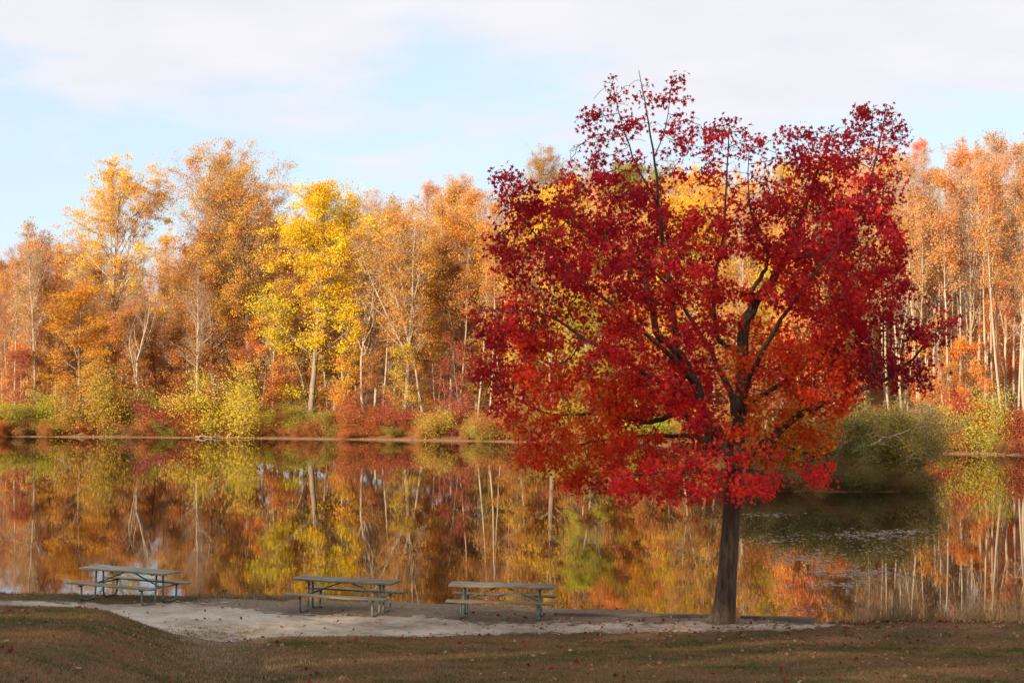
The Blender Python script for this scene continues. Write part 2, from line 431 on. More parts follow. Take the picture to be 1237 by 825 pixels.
# ------------------------------------------------------------------ tree generator
def diamonds(P, size, rg, droop=0.0, flat=0.0):
    n = len(P)
    a = rg.normal(size=(n, 3)); a /= np.linalg.norm(a, axis=1)[:, None]
    b_ = rg.normal(size=(n, 3)); b_[:, 2] *= 1 - flat
    b_ -= (a * b_).sum(1)[:, None] * a; b_ /= np.linalg.norm(b_, axis=1)[:, None] + 1e-9
    s = size * rg.uniform(0.6, 1.35, n)[:, None]
    V = np.stack([P + a * s * .5, P + b_ * s * .36, P - a * s * .5, P - b_ * s * .36], 1).reshape(-1, 3)
    return V, np.arange(4 * n), np.full(n, 4)

def branch(p, d, length, r, n, rg, up=0.12, wob=0.12, tip=0.25):
    P = [np.array(p, float)]; d = np.array(d, float); d /= np.linalg.norm(d)
    for i in range(n):
        d = d + rg.normal(size=3) * wob + np.array([0, 0, up]); d /= np.linalg.norm(d)
        P.append(P[-1] + d * length / n)
    rad = r * np.linspace(1, tip, n + 1)
    return np.array(P), rad

def make_tree(seed, H, r0, first=0.4, n1=16, width=3.5, angle=50, up=0.14, n2=6, n3=4, leaves=6000, lsize=0.22,
              spread=0.45, leaf_from=0.0, forks=0, top_w=0.35, lean=0.03, wob=0.05, keep=1.0, crook=0.0, leaf_to=1.0, prof=None, drop=None):
    rg = np.random.default_rng(seed)
    tubes = []; anchors = []
    def trunk(p, d, Ht, r, nseg):
        P = [np.array(p, float)]; d = np.array(d, float)
        for i in range(nseg):
            d = d + rg.normal(size=3) * np.array([wob + crook, wob + crook, 0.0]) + np.array([0, 0, 0.06]); d /= np.linalg.norm(d)
            P.append(P[-1] + d * Ht / nseg)
        t_ = np.linspace(0, 1, nseg + 1)
        rad = r * (1 - 0.86 * t_ ** 0.85); rad[0] *= 1.25
        return np.array(P), rad
    main, mr_ = trunk((0, 0, -0.5), (rg.normal() * lean, rg.normal() * lean, 1), H + 0.5, r0, 14)
    stems = [(main, mr_, 1.0)]
    for f in range(forks):
        i = rg.integers(5, 9); az = rg.uniform(0, 6.28); tl = rg.uniform(0.25, 0.45)
        P, rr = trunk(main[i], (math.cos(az) * tl, math.sin(az) * tl, 1), H * (1 - i / 14) * rg.uniform(0.75, 0.95), mr_[i] * 0.72, 9)
        stems.append((P, rr, 0.7))
    for P, rr, wt in stems: tubes.append((P, rr, 7))
    for P, rr, wt in stems:
        cnt = max(4, int(n1 * wt)); z0, z1 = 0.0, H
        for k in range(cnt):
            zt = first + (0.98 - first) * ((k + rg.uniform(0, 1)) / cnt)
            zz = zt * H
            if zz < P[0][2] + 0.3: continue
            if zz > P[-1][2]: zz = P[-1][2] * rg.uniform(0.8, 0.99)
            idx = np.interp(zz, P[:, 2], np.arange(len(P))); i0 = int(min(idx, len(P) - 2)); fr_ = idx - i0
            p = P[i0] * (1 - fr_) + P[i0 + 1] * fr_; rt = rr[i0] * (1 - fr_) + rr[i0 + 1] * fr_
            u = (zz / H - first) / (1 - first)
            pw = (math.sin(math.pi * min(1, max(0.02, 0.18 + 0.8 * u))) ** 0.7) if prof is None else np.interp(u, *prof)
            pw = pw * (1 - top_w) + top_w * (1 - u * 0.6) if prof is None else pw
            ln = width * pw * rg.uniform(0.65, 1.15) * (0.75 + 0.25 * wt)
            az = k * 2.39996 + rg.uniform(-.5, .5); an = R(angle * rg.uniform(0.75, 1.2) * (1.0 - 0.45 * u))
            d = np.array([math.sin(an) * math.cos(az), math.sin(an) * math.sin(az), math.cos(an)])
            B, br = branch(p, d, ln, max(0.018, min(rt * 0.55, 0.015 * ln + 0.012)), 7, rg, up, 0.13)
            tubes.append((B, br, 5))
            if u >= leaf_from: anchors += [(q, 0.6) for q in B[4:]]
            for j in range(n2):
                t2 = rg.uniform(0.25, 1.0); q = t2 * 7; q0 = int(min(q, 6)); bp = B[q0] + (B[q0 + 1] - B[q0]) * (q - q0)
                bd = B[q0 + 1] - B[q0]; bd /= np.linalg.norm(bd); dd = bd + rg.normal(size=3) * 0.55
                C, cr_ = branch(bp, dd, ln * rg.uniform(0.28, 0.5) * (1.15 - 0.5 * t2), max(0.011, br[q0] * 0.5), 4, rg, up * 0.7, 0.18)
                tubes.append((C, cr_, 3))
                if u >= leaf_from and u <= leaf_to: anchors += [(q_, 1.0) for q_ in C[1:]]
                for l in range(n3):
                    q1 = rg.integers(1, 5); dd = (C[q1] - C[q1 - 1]); dd /= np.linalg.norm(dd); dd = dd + rg.normal(size=3) * 0.6
                    E, er = branch(C[q1], dd, ln * rg.uniform(0.12, 0.24) + 0.15, 0.009, 2, rg, up * 0.5, 0.2, 0.6)
                    tubes.append((E, er, 3))
                    if u >= leaf_from and u <= leaf_to: anchors += [(q_, 1.0) for q_ in E[1:]]
    wood = mesh_np('trunk', *merge([tube(*t_) for t_ in tubes]), smooth=True)
    crown = None
    if leaves > 0 and anchors:
        A = np.array([a_[0] for a_ in anchors])
        if keep < 1.0:                      # whole sprays without leaves
            f = np.array([vnoise(p_[0] * 0.9 + 50, p_[1] * 0.9 + p_[2] * 0.8, seed) for p_ in A])
            A = A[f < np.quantile(f, keep)]
        if drop is not None: A = A[[drop(p_) for p_ in A]]
        leaves = int(leaves * 1.35); nc = max(12, leaves // 26)
        cl = A[rg.integers(0, len(A), nc)]; wcl = rg.gamma(1.6, 1.0, nc)
        pick = rg.choice(nc, leaves, p=wcl / wcl.sum())
        P = cl[pick] + rg.normal(size=(leaves, 3)) * spread * np.array([.8, .8, 0.5])
        V, lp, c = diamonds(P, lsize * .8, rg, flat=.3)
        tone = np.clip(0.5 + 0.16 * rg.normal(size=leaves) + 0.6 * (rg.random(nc)[pick] - 0.5), 0, 1)
        crown = mesh_np('crown', V, lp, c, attr=tone)
    zz = np.array([a_[0][2] for a_ in anchors]) if anchors else np.array([H])
    return wood, crown, float(np.quantile(zz, .999)) + .3

BANK = {}
TREES = []
def plant(proto, px, D, colour, bark, scale=1.0, rz=0.0, name='forest_tree', label=None, cat='tree', group=None, sxy=1.0, x=None, sink=0.1, zscale=1.0):
    wood, crown = proto[0], proto[1]
    if cat == 'tree' and x is None: D = max(D, float(shore_far(X(px, D))) + 4.0)
    xw = X(px, D) if x is None else x
    z = max(float(far_z(xw, D)), -0.02) - sink
    root = empty(name, (xw, D, z), rz)
    root.scale = (scale * sxy, scale * sxy, scale * zscale)
    o = link('trunk' if cat == 'tree' else 'stem', wood, root)
    if not wood.materials: wood.materials.append(M[bark])
    o.material_slots[0].link = 'OBJECT'; o.material_slots[0].material = M[bark]
    if crown is not None:
        c = link('crown' if cat == 'tree' else 'foliage', crown, root)
        if not crown.materials: crown.materials.append(M['leaf'])
        c.color = (*colour, 1)
    tag(root, label, cat, group)
    root['_px'] = float(618.5 + xw / D * F)
    TREES.append(root)
    return root

# colours (base colours of the leaves)
ORANGE = (0.72, 0.31, 0.075); TAN = (0.62, 0.38, 0.17); RUST = (0.58, 0.25, 0.085); GOLD = (0.78, 0.42, 0.06); YELLOW = (0.78, 0.50, 0.05)
LIME = (0.46, 0.44, 0.05); OLIVE = (0.26, 0.25, 0.05); SCARLET = (0.55, 0.10, 0.045); CRIMSON = (0.42, 0.05, 0.05); REDOR = (0.72, 0.24, 0.07); PINK = (0.5, 0.25, 0.15); BROWN = (0.42, 0.2, 0.085)

P_ = {}
P_['golden'] = make_tree(101, 26.5, 0.42, first=0.45, n1=30, width=8.4, angle=68, up=0.09, n2=9, n3=4, leaves=26000, lsize=0.2, spread=0.36, forks=1, keep=0.62, wob=0.02, prof=([0, .2, .5, .8, 1], [.55, .95, 1, .7, .3]))
P_['oak'] = make_tree(102, 27, 0.45, first=0.34, n1=42, width=7.8, angle=70, up=0.08, n2=9, n3=4, leaves=48000, lsize=0.19, spread=0.45, forks=3, keep=0.75, wob=0.03, prof=([0, .2, .5, .8, 1], [.5, .8, 1, .8, .4]))
P_['maple'] = make_tree(103, 22, 0.36, first=0.26, n1=40, width=6.4, angle=70, up=0.06, n2=9, n3=4, leaves=36000, lsize=0.2, spread=0.42, forks=2, keep=0.75, wob=0.03, prof=([0, .25, .6, .85, 1], [.8, 1, .95, .7, .35]))
P_['maple_b'] = make_tree(104, 20, 0.3, first=0.2, n1=32, width=5.6, angle=68, up=0.07, n2=8, n3=4, leaves=24000, lsize=0.2, spread=0.45, forks=2, keep=0.78, wob=0.03)
P_['maple_c'] = make_tree(105, 18, 0.26, first=0.25, n1=28, width=5.0, angle=66, up=0.08, n2=8, n3=4, leaves=15000, lsize=0.19, spread=0.48, forks=1, keep=0.7, wob=0.03)
for i in range(5):
    P_['sparse%d' % i] = make_tree(110 + i, 21 + i % 3, 0.21 + 0.02 * (i % 3), first=0.34, n1=24, width=4.2 + 0.4 * (i % 3), angle=54, up=0.12, n2=8, n3=4, leaves=7000, lsize=0.18, spread=0.5, forks=1 + i % 2, keep=0.7, lean=0.05)
for i in range(5):
    P_['bare%d' % i] = make_tree(130 + i, 19 + i % 3, 0.17 + 0.015 * (i % 3), first=0.3, n1=24, width=3.6, angle=42, up=0.15, n2=8, n3=5, leaves=1200, lsize=0.18, spread=0.4, forks=1 + i % 2, keep=0.5, lean=0.05, wob=0.03, crook=0.0)
for i in range(3):
    P_['pole%d' % i] = make_tree(140 + i, 22, 0.13, first=0.5, n1=16, width=2.4, angle=36, up=0.2, n2=7, n3=4, wob=0.02, leaves=2600, lsize=0.18, spread=0.5, lean=0.04, keep=0.7)
P_['crooked'] = make_tree(157, 13.5, 0.2, first=0.4, n1=10, width=3.2, angle=40, up=0.16, n2=4, n3=3, leaves=0, forks=2, lean=0.01, crook=0.07)
P_['crooked_b'] = make_tree(151, 15, 0.17, first=0.35, n1=11, width=3.4, angle=42, up=0.15, n2=5, n3=3, leaves=120, lsize=0.2, forks=2, lean=0.16, crook=0.07)
for i in range(4):
    P_['under%d' % i] = make_tree(160 + i, 8 + i, 0.08, first=0.15, n1=20, width=2.6, angle=66, up=0.03, n2=6, n3=3, leaves=5000, lsize=0.17, spread=0.42, keep=0.7, crook=0.05)
def make_shrub(seed, H, width, leaves, lsize=0.18, stems=7, spread=0.28, keep=0.9):
    rg = np.random.default_rng(seed); tubes = []; A = []
    for s in range(stems):
        az = rg.uniform(0, 6.28); an = rg.uniform(0.1, 0.9)
        d = (math.sin(an) * math.cos(az), math.sin(an) * math.sin(az), math.cos(an))
        ln = H * rg.uniform(0.7, 1.1) * (0.75 + 0.25 * math.cos(an)) + math.sin(an) * width * 0.3
        B, br = branch((rg.normal() * .15, rg.normal() * .15, -.1), d, ln, 0.035, 8, rg, -0.01, 0.14)
        tubes.append((B, br, 4)); A += list(B[3:])
        for k in range(11):
            q = rg.integers(2, 9); dd = rg.normal(size=3); dd[2] = abs(dd[2]) * .5 + .1
            C, c_ = branch(B[q], dd, width * rg.uniform(0.2, 0.42), 0.014, 4, rg, -0.03, 0.2)
            tubes.append((C, c_, 3)); A += list(C[1:])
            for l in range(3):
                E, e_ = branch(C[rg.integers(1, 5)], rg.normal(size=3) + np.array([0, 0, .2]), rg.uniform(.25, .55), 0.008, 2, rg, 0, .2)
                tubes.append((E, e_, 3)); A += list(E[1:])
    A = np.array([a for a in A if a[2] > 0.05])
    f = np.array([vnoise(p[0] * 1.4 + 50, p[1] * 1.4 + p[2], seed) for p in A]); A = A[f < np.quantile(f, keep)]
    pick = rg.integers(0, len(A), leaves); P = A[pick] + rg.normal(size=(leaves, 3)) * spread
    P[:, 2] = np.maximum(P[:, 2], 0.03)
    V, lp, c = diamonds(P, lsize, rg)
    tone = np.clip(0.5 + 0.22 * rg.normal(size=leaves) + 0.25 * (rg.random(len(A))[pick] - 0.5), 0, 1)
    return mesh_np('stem', *merge([tube(*t_) for t_ in tubes]), smooth=True), mesh_np('foliage', V, lp, c, attr=tone)
for i in range(5):
    P_['shrub%d' % i] = make_shrub(170 + i, 2.6 + 0.2 * i, 3.0, 14000, lsize=0.085)
P_['willow'] = make_shrub(180, 4.4, 4.6, 22000, lsize=0.11, stems=30, spread=0.26, keep=0.85)
P_['twiggy'] = make_shrub(181, 2.6, 2.6, 500, lsize=0.1, stems=14, spread=0.3)

# ---- named trees of the far bank (photo column, distance)
def sc(top, D, H, x):                 # scale so that the crown top reaches picture row `top`
    z = float(far_z(X(x, D), D)); return (CZ - (top - HZ) / F * D - z + .1) / H
def hero(proto, H, px, D, top, colour, bark, label, rz=0.0, sxy=1.0, name='forest_tree', group='trees on the far bank'):
    k = sc(top, D, P_[proto][2], px)
    o = plant(P_[proto], px, D, colour, bark, k, rz, name, label, group=group, sxy=sxy)
    o['_hero'] = 1
    return o
hero('golden', 26.5, 132, 165, 188, (0.85, 0.50, 0.07), 'bark_pale', 'tallest golden yellow tree at the left, its open airy crown rising above its neighbours', 0.4)
hero('maple_c', 18, 95, 160, 340, (0.70, 0.33, 0.05), 'bark_tan', 'orange gold tree low in front and left of the tallest golden tree', 1.0, 1.3)
hero('crooked', 13.5, 178, 157, 348, ORANGE, 'bark_pale', 'leafless crooked white barked tree forking just right of the tallest golden tree', 2.0, 1.0)
hero('bare0', 19, 42, 158, 268, TAN, 'bark_pale', 'tall pale barked bare tree near the left edge, left of the golden tree', 0.3, 1.0)
hero('pole0', 22, 20, 157, 330, TAN, 'bark_pale', 'thin leaning pale trunk closest to the left edge of the picture', 2.3)
hero('oak', 27, 303, 163, 168, (0.70, 0.38, 0.08), 'bark_tan', 'big rust brown oak rising highest behind and left of the bright yellow maple', 0.9, 1.0)
hero('maple_c', 18, 262, 165, 255, (0.44, 0.19, 0.05), 'bark_tan', 'dull brown tree filling the shade under the left side of the big rust oak', 2.2, 1.1)
hero('maple', 22, 374, 156, 222, (0.86, 0.60, 0.03), 'bark_tan', 'bright yellow full crowned maple right of the big rust oak', 2.2, 1.05)
hero('under3', 11, 378, 153, 345, (0.66, 0.52, 0.05), 'bark_tan', 'yellow green small tree under the bright yellow maple', 1.1, 1.2)
hero('under2', 10, 405, 152, 400, (0.75, 0.42, 0.05), 'bark_pale', 'golden small tree below the right side of the yellow maple', 0.4, 1.1)
hero('crooked_b', 15, 447, 151, 300, ORANGE, 'bark_pale', 'bare white barked tree with slanting limbs right of the yellow maple', 0.6, 1.0)
hero('bare2', 21, 240, 160, 320, BROWN, 'bark_pale', 'pale tree with limbs sweeping up left, below the left flank of the rust oak', 1.9, 1.2)
hero('sparse1', 22, 487, 153, 250, (0.74, 0.37, 0.07), 'bark_pale', 'orange tree with pale double trunk standing midway between yellow maple and red tree', 0.3, 1.3)
hero('sparse3', 21, 512, 150, 300, (0.70, 0.34, 0.07), 'bark_pale', 'slim pale trunked tree with orange sprays, base near the yellow bank shrub', 2.6, 1.0)
hero('maple_c', 18, 560, 160, 245, (0.76, 0.38, 0.06), 'bark_pale', 'golden orange tree just left of the big red tree', 4.0, 1.2)
hero('maple_b', 20, 668, 152, 215, (0.80, 0.50, 0.06), 'bark_tan', 'yellow tree seen through the upper left of the red crown', 0.6, 1.0)
hero('maple_b', 20, 715, 148, 350, (0.55, 0.50, 0.05), 'bark_pale', 'yellow green tree seen through the middle left gap of the red crown', 2.1, 1.15)
hero('maple', 22, 850, 145, 235, (0.80, 0.52, 0.05), 'bark_tan', 'tall yellow tree directly behind the red tree, reflected beside its trunk', 0.1, 1.0)
hero('maple_b', 20, 945, 140, 300, (0.66, 0.50, 0.06), 'bark_tan', 'yellow green tree seen through the right half of the red crown', 3.3, 1.0)
hero('maple_c', 18, 790, 150, 320, GOLD, 'bark_tan', 'gold tree behind the centre of the red crown', 1.3, 1.2)
hero('maple_c', 18, 1010, 142, 225, (0.58, 0.36, 0.13), 'bark_pale', 'orange gold tree behind the upper right of the red crown', 2.9, 1.1)
hero('oak', 27, 672, 215, 178, (0.50, 0.27, 0.07), 'bark_tan', 'round brown orange crown on the ridge left of the red tree top', 1.9, 0.8)
hero('maple_b', 20, 775, 205, 190, (0.33, 0.30, 0.06), 'bark_tan', 'olive green crown on the ridge behind the thin top of the red tree', 1.9, 0.9)

# ---- the rest of the wood
def shade(c, rg, a=0.12):
    k = 1 + rg.uniform(-a, a); return tuple(min(1, max(0, v * k * (1 + rg.uniform(-0.05, 0.05)))) for v in c)
rg = np.random.default_rng(55)
occupied = [(o.location.x, o.location.y) for o in TREES]
def free(x, y, d):
    for a_, b_ in occupied:
        if (a_ - x) ** 2 + (b_ - y) ** 2 < d * d: return False
    return True
def skyline(px):
    return np.interp(px, [-40, 40, 100, 180, 215, 250, 300, 400, 450, 520, 560, 620, 700, 800, 900, 1000, 1080, 1130, 1237, 1300],
                     [280, 272, 292, 300, 275, 255, 240, 240, 222, 218, 200, 215, 200, 195, 190, 175, 160, 160, 152, 150])
def pick_kind(px, row):
    u = rg.random()
    if px < 240: tab = [('bare', TAN, 'bark_pale'), ('sparse', (0.50, 0.23, 0.08), 'bark_tan'), ('sparse', RUST, 'bark_tan'), ('bare', RUST, 'bark_pale'), ('maple_c', (0.52, 0.24, 0.06), 'bark_tan')]
    elif px < 430: tab = [('sparse', RUST, 'bark_tan'), ('maple_c', (0.55, 0.24, 0.06), 'bark_tan'), ('sparse', ORANGE, 'bark_tan'), ('bare', TAN, 'bark_pale')]
    elif px < 640: tab = [('sparse', (0.70, 0.38, 0.10), 'bark_pale'), ('bare', ORANGE, 'bark_pale'), ('pole', TAN, 'bark_pale'), ('bare', TAN, 'bark_pale'), ('maple_c', (0.66, 0.34, 0.08), 'bark_pale')] if row != 'back' else [('bare', TAN, 'bark_pale'), ('sparse', (0.66, 0.36, 0.15), 'bark_tan')]
    elif px < 1010: tab = [('sparse', (0.7, 0.38, 0.08), 'bark_pale'), ('maple_c', (0.72, 0.42, 0.06), 'bark_tan'), ('maple_c', ORANGE, 'bark_tan'), ('bare', TAN, 'bark_pale')]
    else: tab = [('sparse', (0.62, 0.32, 0.12), 'bark_pale'), ('bare', (0.58, 0.32, 0.14), 'bark_pale'), ('pole', (0.60, 0.32, 0.13), 'bark_pale'), ('bare', (0.62, 0.34, 0.15), 'bark_pale'), ('bare', TAN, 'bark_pale'), ('sparse', REDOR, 'bark_pale')]
    k, c, b_ = tab[int(u * len(tab))]; c = tuple(min(.85, v * q + .02) for v, q in zip(c, (1.12, 1.1, 1.15)))
    if k in ('bare', 'sparse'): nm = k + str(rg.integers(0, 5))
    elif k == 'pole': nm = 'pole' + str(rg.integers(0, 3))
    else: nm = k
    return k, nm, c, b_
HT = {'bare': 20, 'sparse': 22, 'pole': 22, 'maple_c': 18}
def fill(row, s0, s1, step, n_jit, tops):
    px = -45
    while px < 1285:
        px += step * rg.uniform(0.7, 1.3)
        xs_ = X(px, 150); s = rg.uniform(s0, s1); D = float(shore_far(xs_)) + s; x = X(px, D); D = float(shore_far(x)) + s
        if not free(x, D, n_jit): continue
        k, nm, c, b_ = pick_kind(px, row)
        if row == 'back' and px > 1090 and rg.random() < 0.35: k, nm, c, b_ = 'maple_c', 'maple_c', (0.68, 0.28, 0.10), 'bark_tan'
        want = skyline(px) + tops(px) * rg.uniform(0.4, 1.6)
        z = float(far_z(x, D)); kk = (CZ - (want - HZ) / F * D - z) / P_[nm][2]
        kk = min(1.35, max(0.5, kk))
        o = plant(P_[nm], px, D, shade(c, rg), b_, kk, rg.uniform(0, 6.28), 'forest_tree', None, x=x, sxy=rg.uniform(0.85, 1.15))
        o['_row'] = row; o['_kind'] = k; o['_col'] = c
        occupied.append((x, D))
fill('back', 95, 125, 21, 3.5, lambda p: 4)
fill('upper', 62, 92, 24, 3.5, lambda p: 14)
fill('middle', 32, 58, 24, 3.2, lambda p: 38)
fill('inner', 12, 30, 22, 2.6, lambda p: 62)
fill('front', 5, 14, 22, 1.9, lambda p: 90)
# extra slim pale trunks: the right bank
for i in range(22):
    px = 1080 + i * 8 + rg.uniform(-5, 5); s = rg.uniform(2.5, 16); D = float(shore_far(X(px, 123))) + s
    o = plant(P_['pole%d' % (i % 3)], px, D, shade((0.64, 0.31, 0.11), rg), 'bark_pale', rg.uniform(0.75, 1.0), rg.uniform(0, 6.28), 'forest_tree')
    o['_row'] = 'front'; o['_kind'] = 'pole'; o['_col'] = 0
for i, px in enumerate((418, 432, 462, 476, 498, 528, 540, 556, 575, 588, 604, 12, 28, 52, 66, 205, 226, 318, 332)):
    s = rg.uniform(5, 22); D = float(shore_far(X(px, 152))) + s
    o = plant(P_['pole%d' % (i % 3)], px + rg.uniform(-3, 3), D, shade((0.66, 0.32, 0.08), rg), 'bark_pale', rg.uniform(0.62, 0.9), rg.uniform(0, 6.28), 'forest_tree')
    o['_row'] = 'front'; o['_kind'] = 'pole'; o['_col'] = 0
# small trees in the understorey
px = -30
while px < 1270:
    px += rg.uniform(13, 24)
    s = rg.uniform(2.0, 22); D = float(shore_far(X(px, 145))) + s
    pal = [ORANGE, (0.70, 0.36, 0.08), RUST, (0.6, 0.4, 0.08), (0.5, 0.22, 0.07), (0.5, 0.15, 0.09)]
    c = pal[int(rg.random() ** 1.5 * len(pal))]
    if px > 1000: c = [ORANGE, REDOR, RUST][rg.integers(0, 3)]
    o = plant(P_['under%d' % rg.integers(0, 4)], px, D, shade(c, rg), 'bark_tan', rg.uniform(0.55, 0.95), rg.uniform(0, 6.28), 'understorey_tree')
    o['_row'] = 'under'; o['_kind'] = 'under'; o['_col'] = c

px = -40
while px < 1280:
    px += rg.uniform(7, 14)
    s = rg.uniform(22, 100); D = float(shore_far(X(px, 170))) + s
    c = [RUST, BROWN, (0.5, 0.22, 0.07), ORANGE, (0.48, 0.2, 0.08)][rg.integers(0, 5)]
    o = plant(P_['under%d' % rg.integers(0, 4)], px, D, shade(c, rg), 'bark_tan', rg.uniform(0.8, 1.3), rg.uniform(0, 6.28), 'understorey_tree')
    o['_row'] = 'middle'; o['_kind'] = 'under'; o['_col'] = c

# ---- bank shrubs: (column, top row, width factor, colour, words)
SHR = [(8, 480, 1.0, (0.50, 0.42, 0.05), 'yellow green shrub at the far left end of the bank'),
       (55, 468, 1.1, (0.52, 0.50, 0.05), 'lime green shrub on the bank under the leaning pale trunks'),
       (92, 488, 1.0, (0.40, 0.13, 0.05), 'brownish red shrub right of the lime shrub'),
       (122, 440, 1.1, (0.58, 0.38, 0.06), 'tall olive gold shrub in front of the golden tree'),
       (150, 470, 0.9, (0.42, 0.36, 0.05), 'olive green shrub at the foot of the golden tree'),
       (128, 503, 0.7, (0.60, 0.14, 0.05), 'low orange red shrub at the waterline below the golden tree'),
       (190, 492, 0.9, (0.6, 0.24, 0.06), 'low orange shrub right of the crooked white tree'),
       (216, 462, 1.0, (0.46, 0.06, 0.06), 'crimson shrub between the crooked white tree and the yellow shrub'),
       (248, 485, 1.0, (0.42, 0.28, 0.07), 'dull olive brown shrub left of the large yellow shrub'),
       (286, 440, 1.25, (0.72, 0.55, 0.06), 'large butter yellow shrub below the rust oak'),
       (318, 488, 0.8, (0.60, 0.50, 0.06), 'small yellow shrub right of the large yellow shrub'),
       (350, 480, 1.1, (0.50, 0.46, 0.06), 'pale lime shrub at the waterline under the yellow maple'),
       (392, 488, 0.9, (0.48, 0.36, 0.07), 'khaki shrub right of the pale lime shrub'),
       (432, 478, 1.1, (0.58, 0.16, 0.06), 'orange red shrub, left half of the wide red thicket'),
       (470, 478, 1.15, (0.50, 0.11, 0.06), 'deeper red shrub, right half of the wide red thicket'),
       (520, 490, 0.95, (0.66, 0.46, 0.08), 'yellow shrub at the foot of the slim pale trunks'),
       (548, 478, 0.9, (0.50, 0.12, 0.07), 'dusky red shrub behind the yellow bank shrubs'),
       (590, 495, 0.9, (0.72, 0.62, 0.07), 'bright lemon shrub on the bank beside the edge of the red tree'),
       (610, 478, 1.0, (0.62, 0.27, 0.07), 'orange shrub behind the bright lemon shrub'),
       (640, 490, 1.0, (0.6, 0.2, 0.07), 'reddish orange shrub half hidden by the left edge of the red tree'),
       (690, 478, 1.1, (0.56, 0.46, 0.05), 'yellow green shrub behind the lower left of the red crown'),
       (740, 485, 1.0, (0.64, 0.30, 0.06), 'orange shrub behind the lower middle of the red crown'),
       (790, 478, 1.4, (0.56, 0.62, 0.06), 'light green shrub glowing through the gap left of the red tree trunk'),
       (850, 485, 1.0, (0.64, 0.35, 0.06), 'gold shrub directly behind the red tree trunk'),
       (1112, 505, 0.8, (0.6, 0.36, 0.08), 'tan shrub beside the right edge of the willow'),
       (1137, 492, 0.85, (0.62, 0.22, 0.07), 'orange shrub at the left foot of the scarlet shrub'),
       (1155, 466, 1.0, (0.66, 0.06, 0.05), 'bright scarlet shrub on the right bank'),
       (1196, 455, 0.9, (0.58, 0.50, 0.07), 'tall yellow green shrub right of the scarlet shrub'),
       (1182, 500, 0.9, (0.70, 0.50, 0.05), 'low golden shrub in front of the right bank trunks'),
       (1216, 495, 0.9, (0.54, 0.46, 0.05), 'yellow green shrub near the right edge of the picture'),
       (1240, 480, 1.1, (0.46, 0.10, 0.05), 'dark red shrub cut by the right edge of the picture')]
for i, (px, top, wd, c, words) in enumerate(SHR):
    s = 1.0 + 1.0 * (i % 3); D = float(shore_far(X(px, 150 if px < 900 else 125))) + s
    D = float(shore_far(X(px, D))) + s
    z = float(far_z(X(px, D), D)); Hh = CZ - (top - HZ) / F * D - z
    k = Hh / (3.2 + 0.2 * (i % 5))
    o = plant(P_['shrub%d' % (i % 5)], px, D, tuple(v * .86 + .015 for v in c), 'bark_tan', k, i * 1.7, 'bank_shrub', words, 'shrub', 'shrubs along the far bank', sxy=wd * (1.3 if k < 1.1 else 1.0), sink=0.05)
    o['_hero'] = 1
# low filler growth along the bank
px = -20
nfill = 0
while px < 1260:
    px += rg.uniform(6, 13)
    if 880 < px < 1110: continue
    D = float(shore_far(X(px, 150 if px < 900 else 125))) + rg.uniform(0.3, 4); D = float(shore_far(X(px, D))) + (D - float(shore_far(X(px, D))))
    c = [BROWN, RUST, (0.36, 0.3, 0.07), (0.5, 0.2, 0.07), (0.45, 0.12, 0.06), (0.5, 0.4, 0.08)][rg.integers(0, 6)]
    o = plant(P_['shrub%d' % rg.integers(0, 5)], px, D, shade(c, rg), 'bark_tan', rg.uniform(0.3, 0.62), rg.uniform(0, 6), 'bank_shrub', None, 'shrub', sxy=1.3, sink=0.05)
    o['_row'] = 'low'; o['_kind'] = 'shrub'; o['_col'] = c
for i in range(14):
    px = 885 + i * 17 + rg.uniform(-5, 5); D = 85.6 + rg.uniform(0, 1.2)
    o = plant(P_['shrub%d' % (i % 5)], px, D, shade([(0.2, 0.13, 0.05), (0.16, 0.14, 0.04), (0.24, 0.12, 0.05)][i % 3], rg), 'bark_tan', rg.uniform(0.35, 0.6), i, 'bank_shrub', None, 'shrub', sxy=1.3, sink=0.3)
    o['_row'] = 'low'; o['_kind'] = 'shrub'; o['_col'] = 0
# the willow thicket on the spit
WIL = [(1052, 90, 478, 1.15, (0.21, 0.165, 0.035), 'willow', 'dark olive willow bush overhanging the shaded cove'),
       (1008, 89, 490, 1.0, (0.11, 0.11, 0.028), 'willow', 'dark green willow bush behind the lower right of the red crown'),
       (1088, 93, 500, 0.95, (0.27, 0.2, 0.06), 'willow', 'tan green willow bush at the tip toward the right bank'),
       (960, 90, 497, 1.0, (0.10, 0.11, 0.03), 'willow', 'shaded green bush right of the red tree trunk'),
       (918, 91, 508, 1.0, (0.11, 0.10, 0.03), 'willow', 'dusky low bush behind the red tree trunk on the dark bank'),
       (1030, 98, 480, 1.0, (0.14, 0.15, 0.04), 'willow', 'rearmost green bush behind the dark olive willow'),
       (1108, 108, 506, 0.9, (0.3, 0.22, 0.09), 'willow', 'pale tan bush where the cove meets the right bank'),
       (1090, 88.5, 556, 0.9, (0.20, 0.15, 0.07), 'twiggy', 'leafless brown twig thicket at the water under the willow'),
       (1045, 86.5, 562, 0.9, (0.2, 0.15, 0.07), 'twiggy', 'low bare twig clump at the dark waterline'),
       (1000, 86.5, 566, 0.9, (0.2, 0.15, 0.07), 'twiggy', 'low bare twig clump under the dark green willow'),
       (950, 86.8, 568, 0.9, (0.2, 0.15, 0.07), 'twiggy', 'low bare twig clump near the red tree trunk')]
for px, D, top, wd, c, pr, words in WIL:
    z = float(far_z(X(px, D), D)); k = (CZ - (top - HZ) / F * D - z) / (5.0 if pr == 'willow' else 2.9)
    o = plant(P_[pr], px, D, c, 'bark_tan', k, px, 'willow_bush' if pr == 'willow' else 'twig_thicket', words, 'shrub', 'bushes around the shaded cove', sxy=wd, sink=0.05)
    o['_hero'] = 1

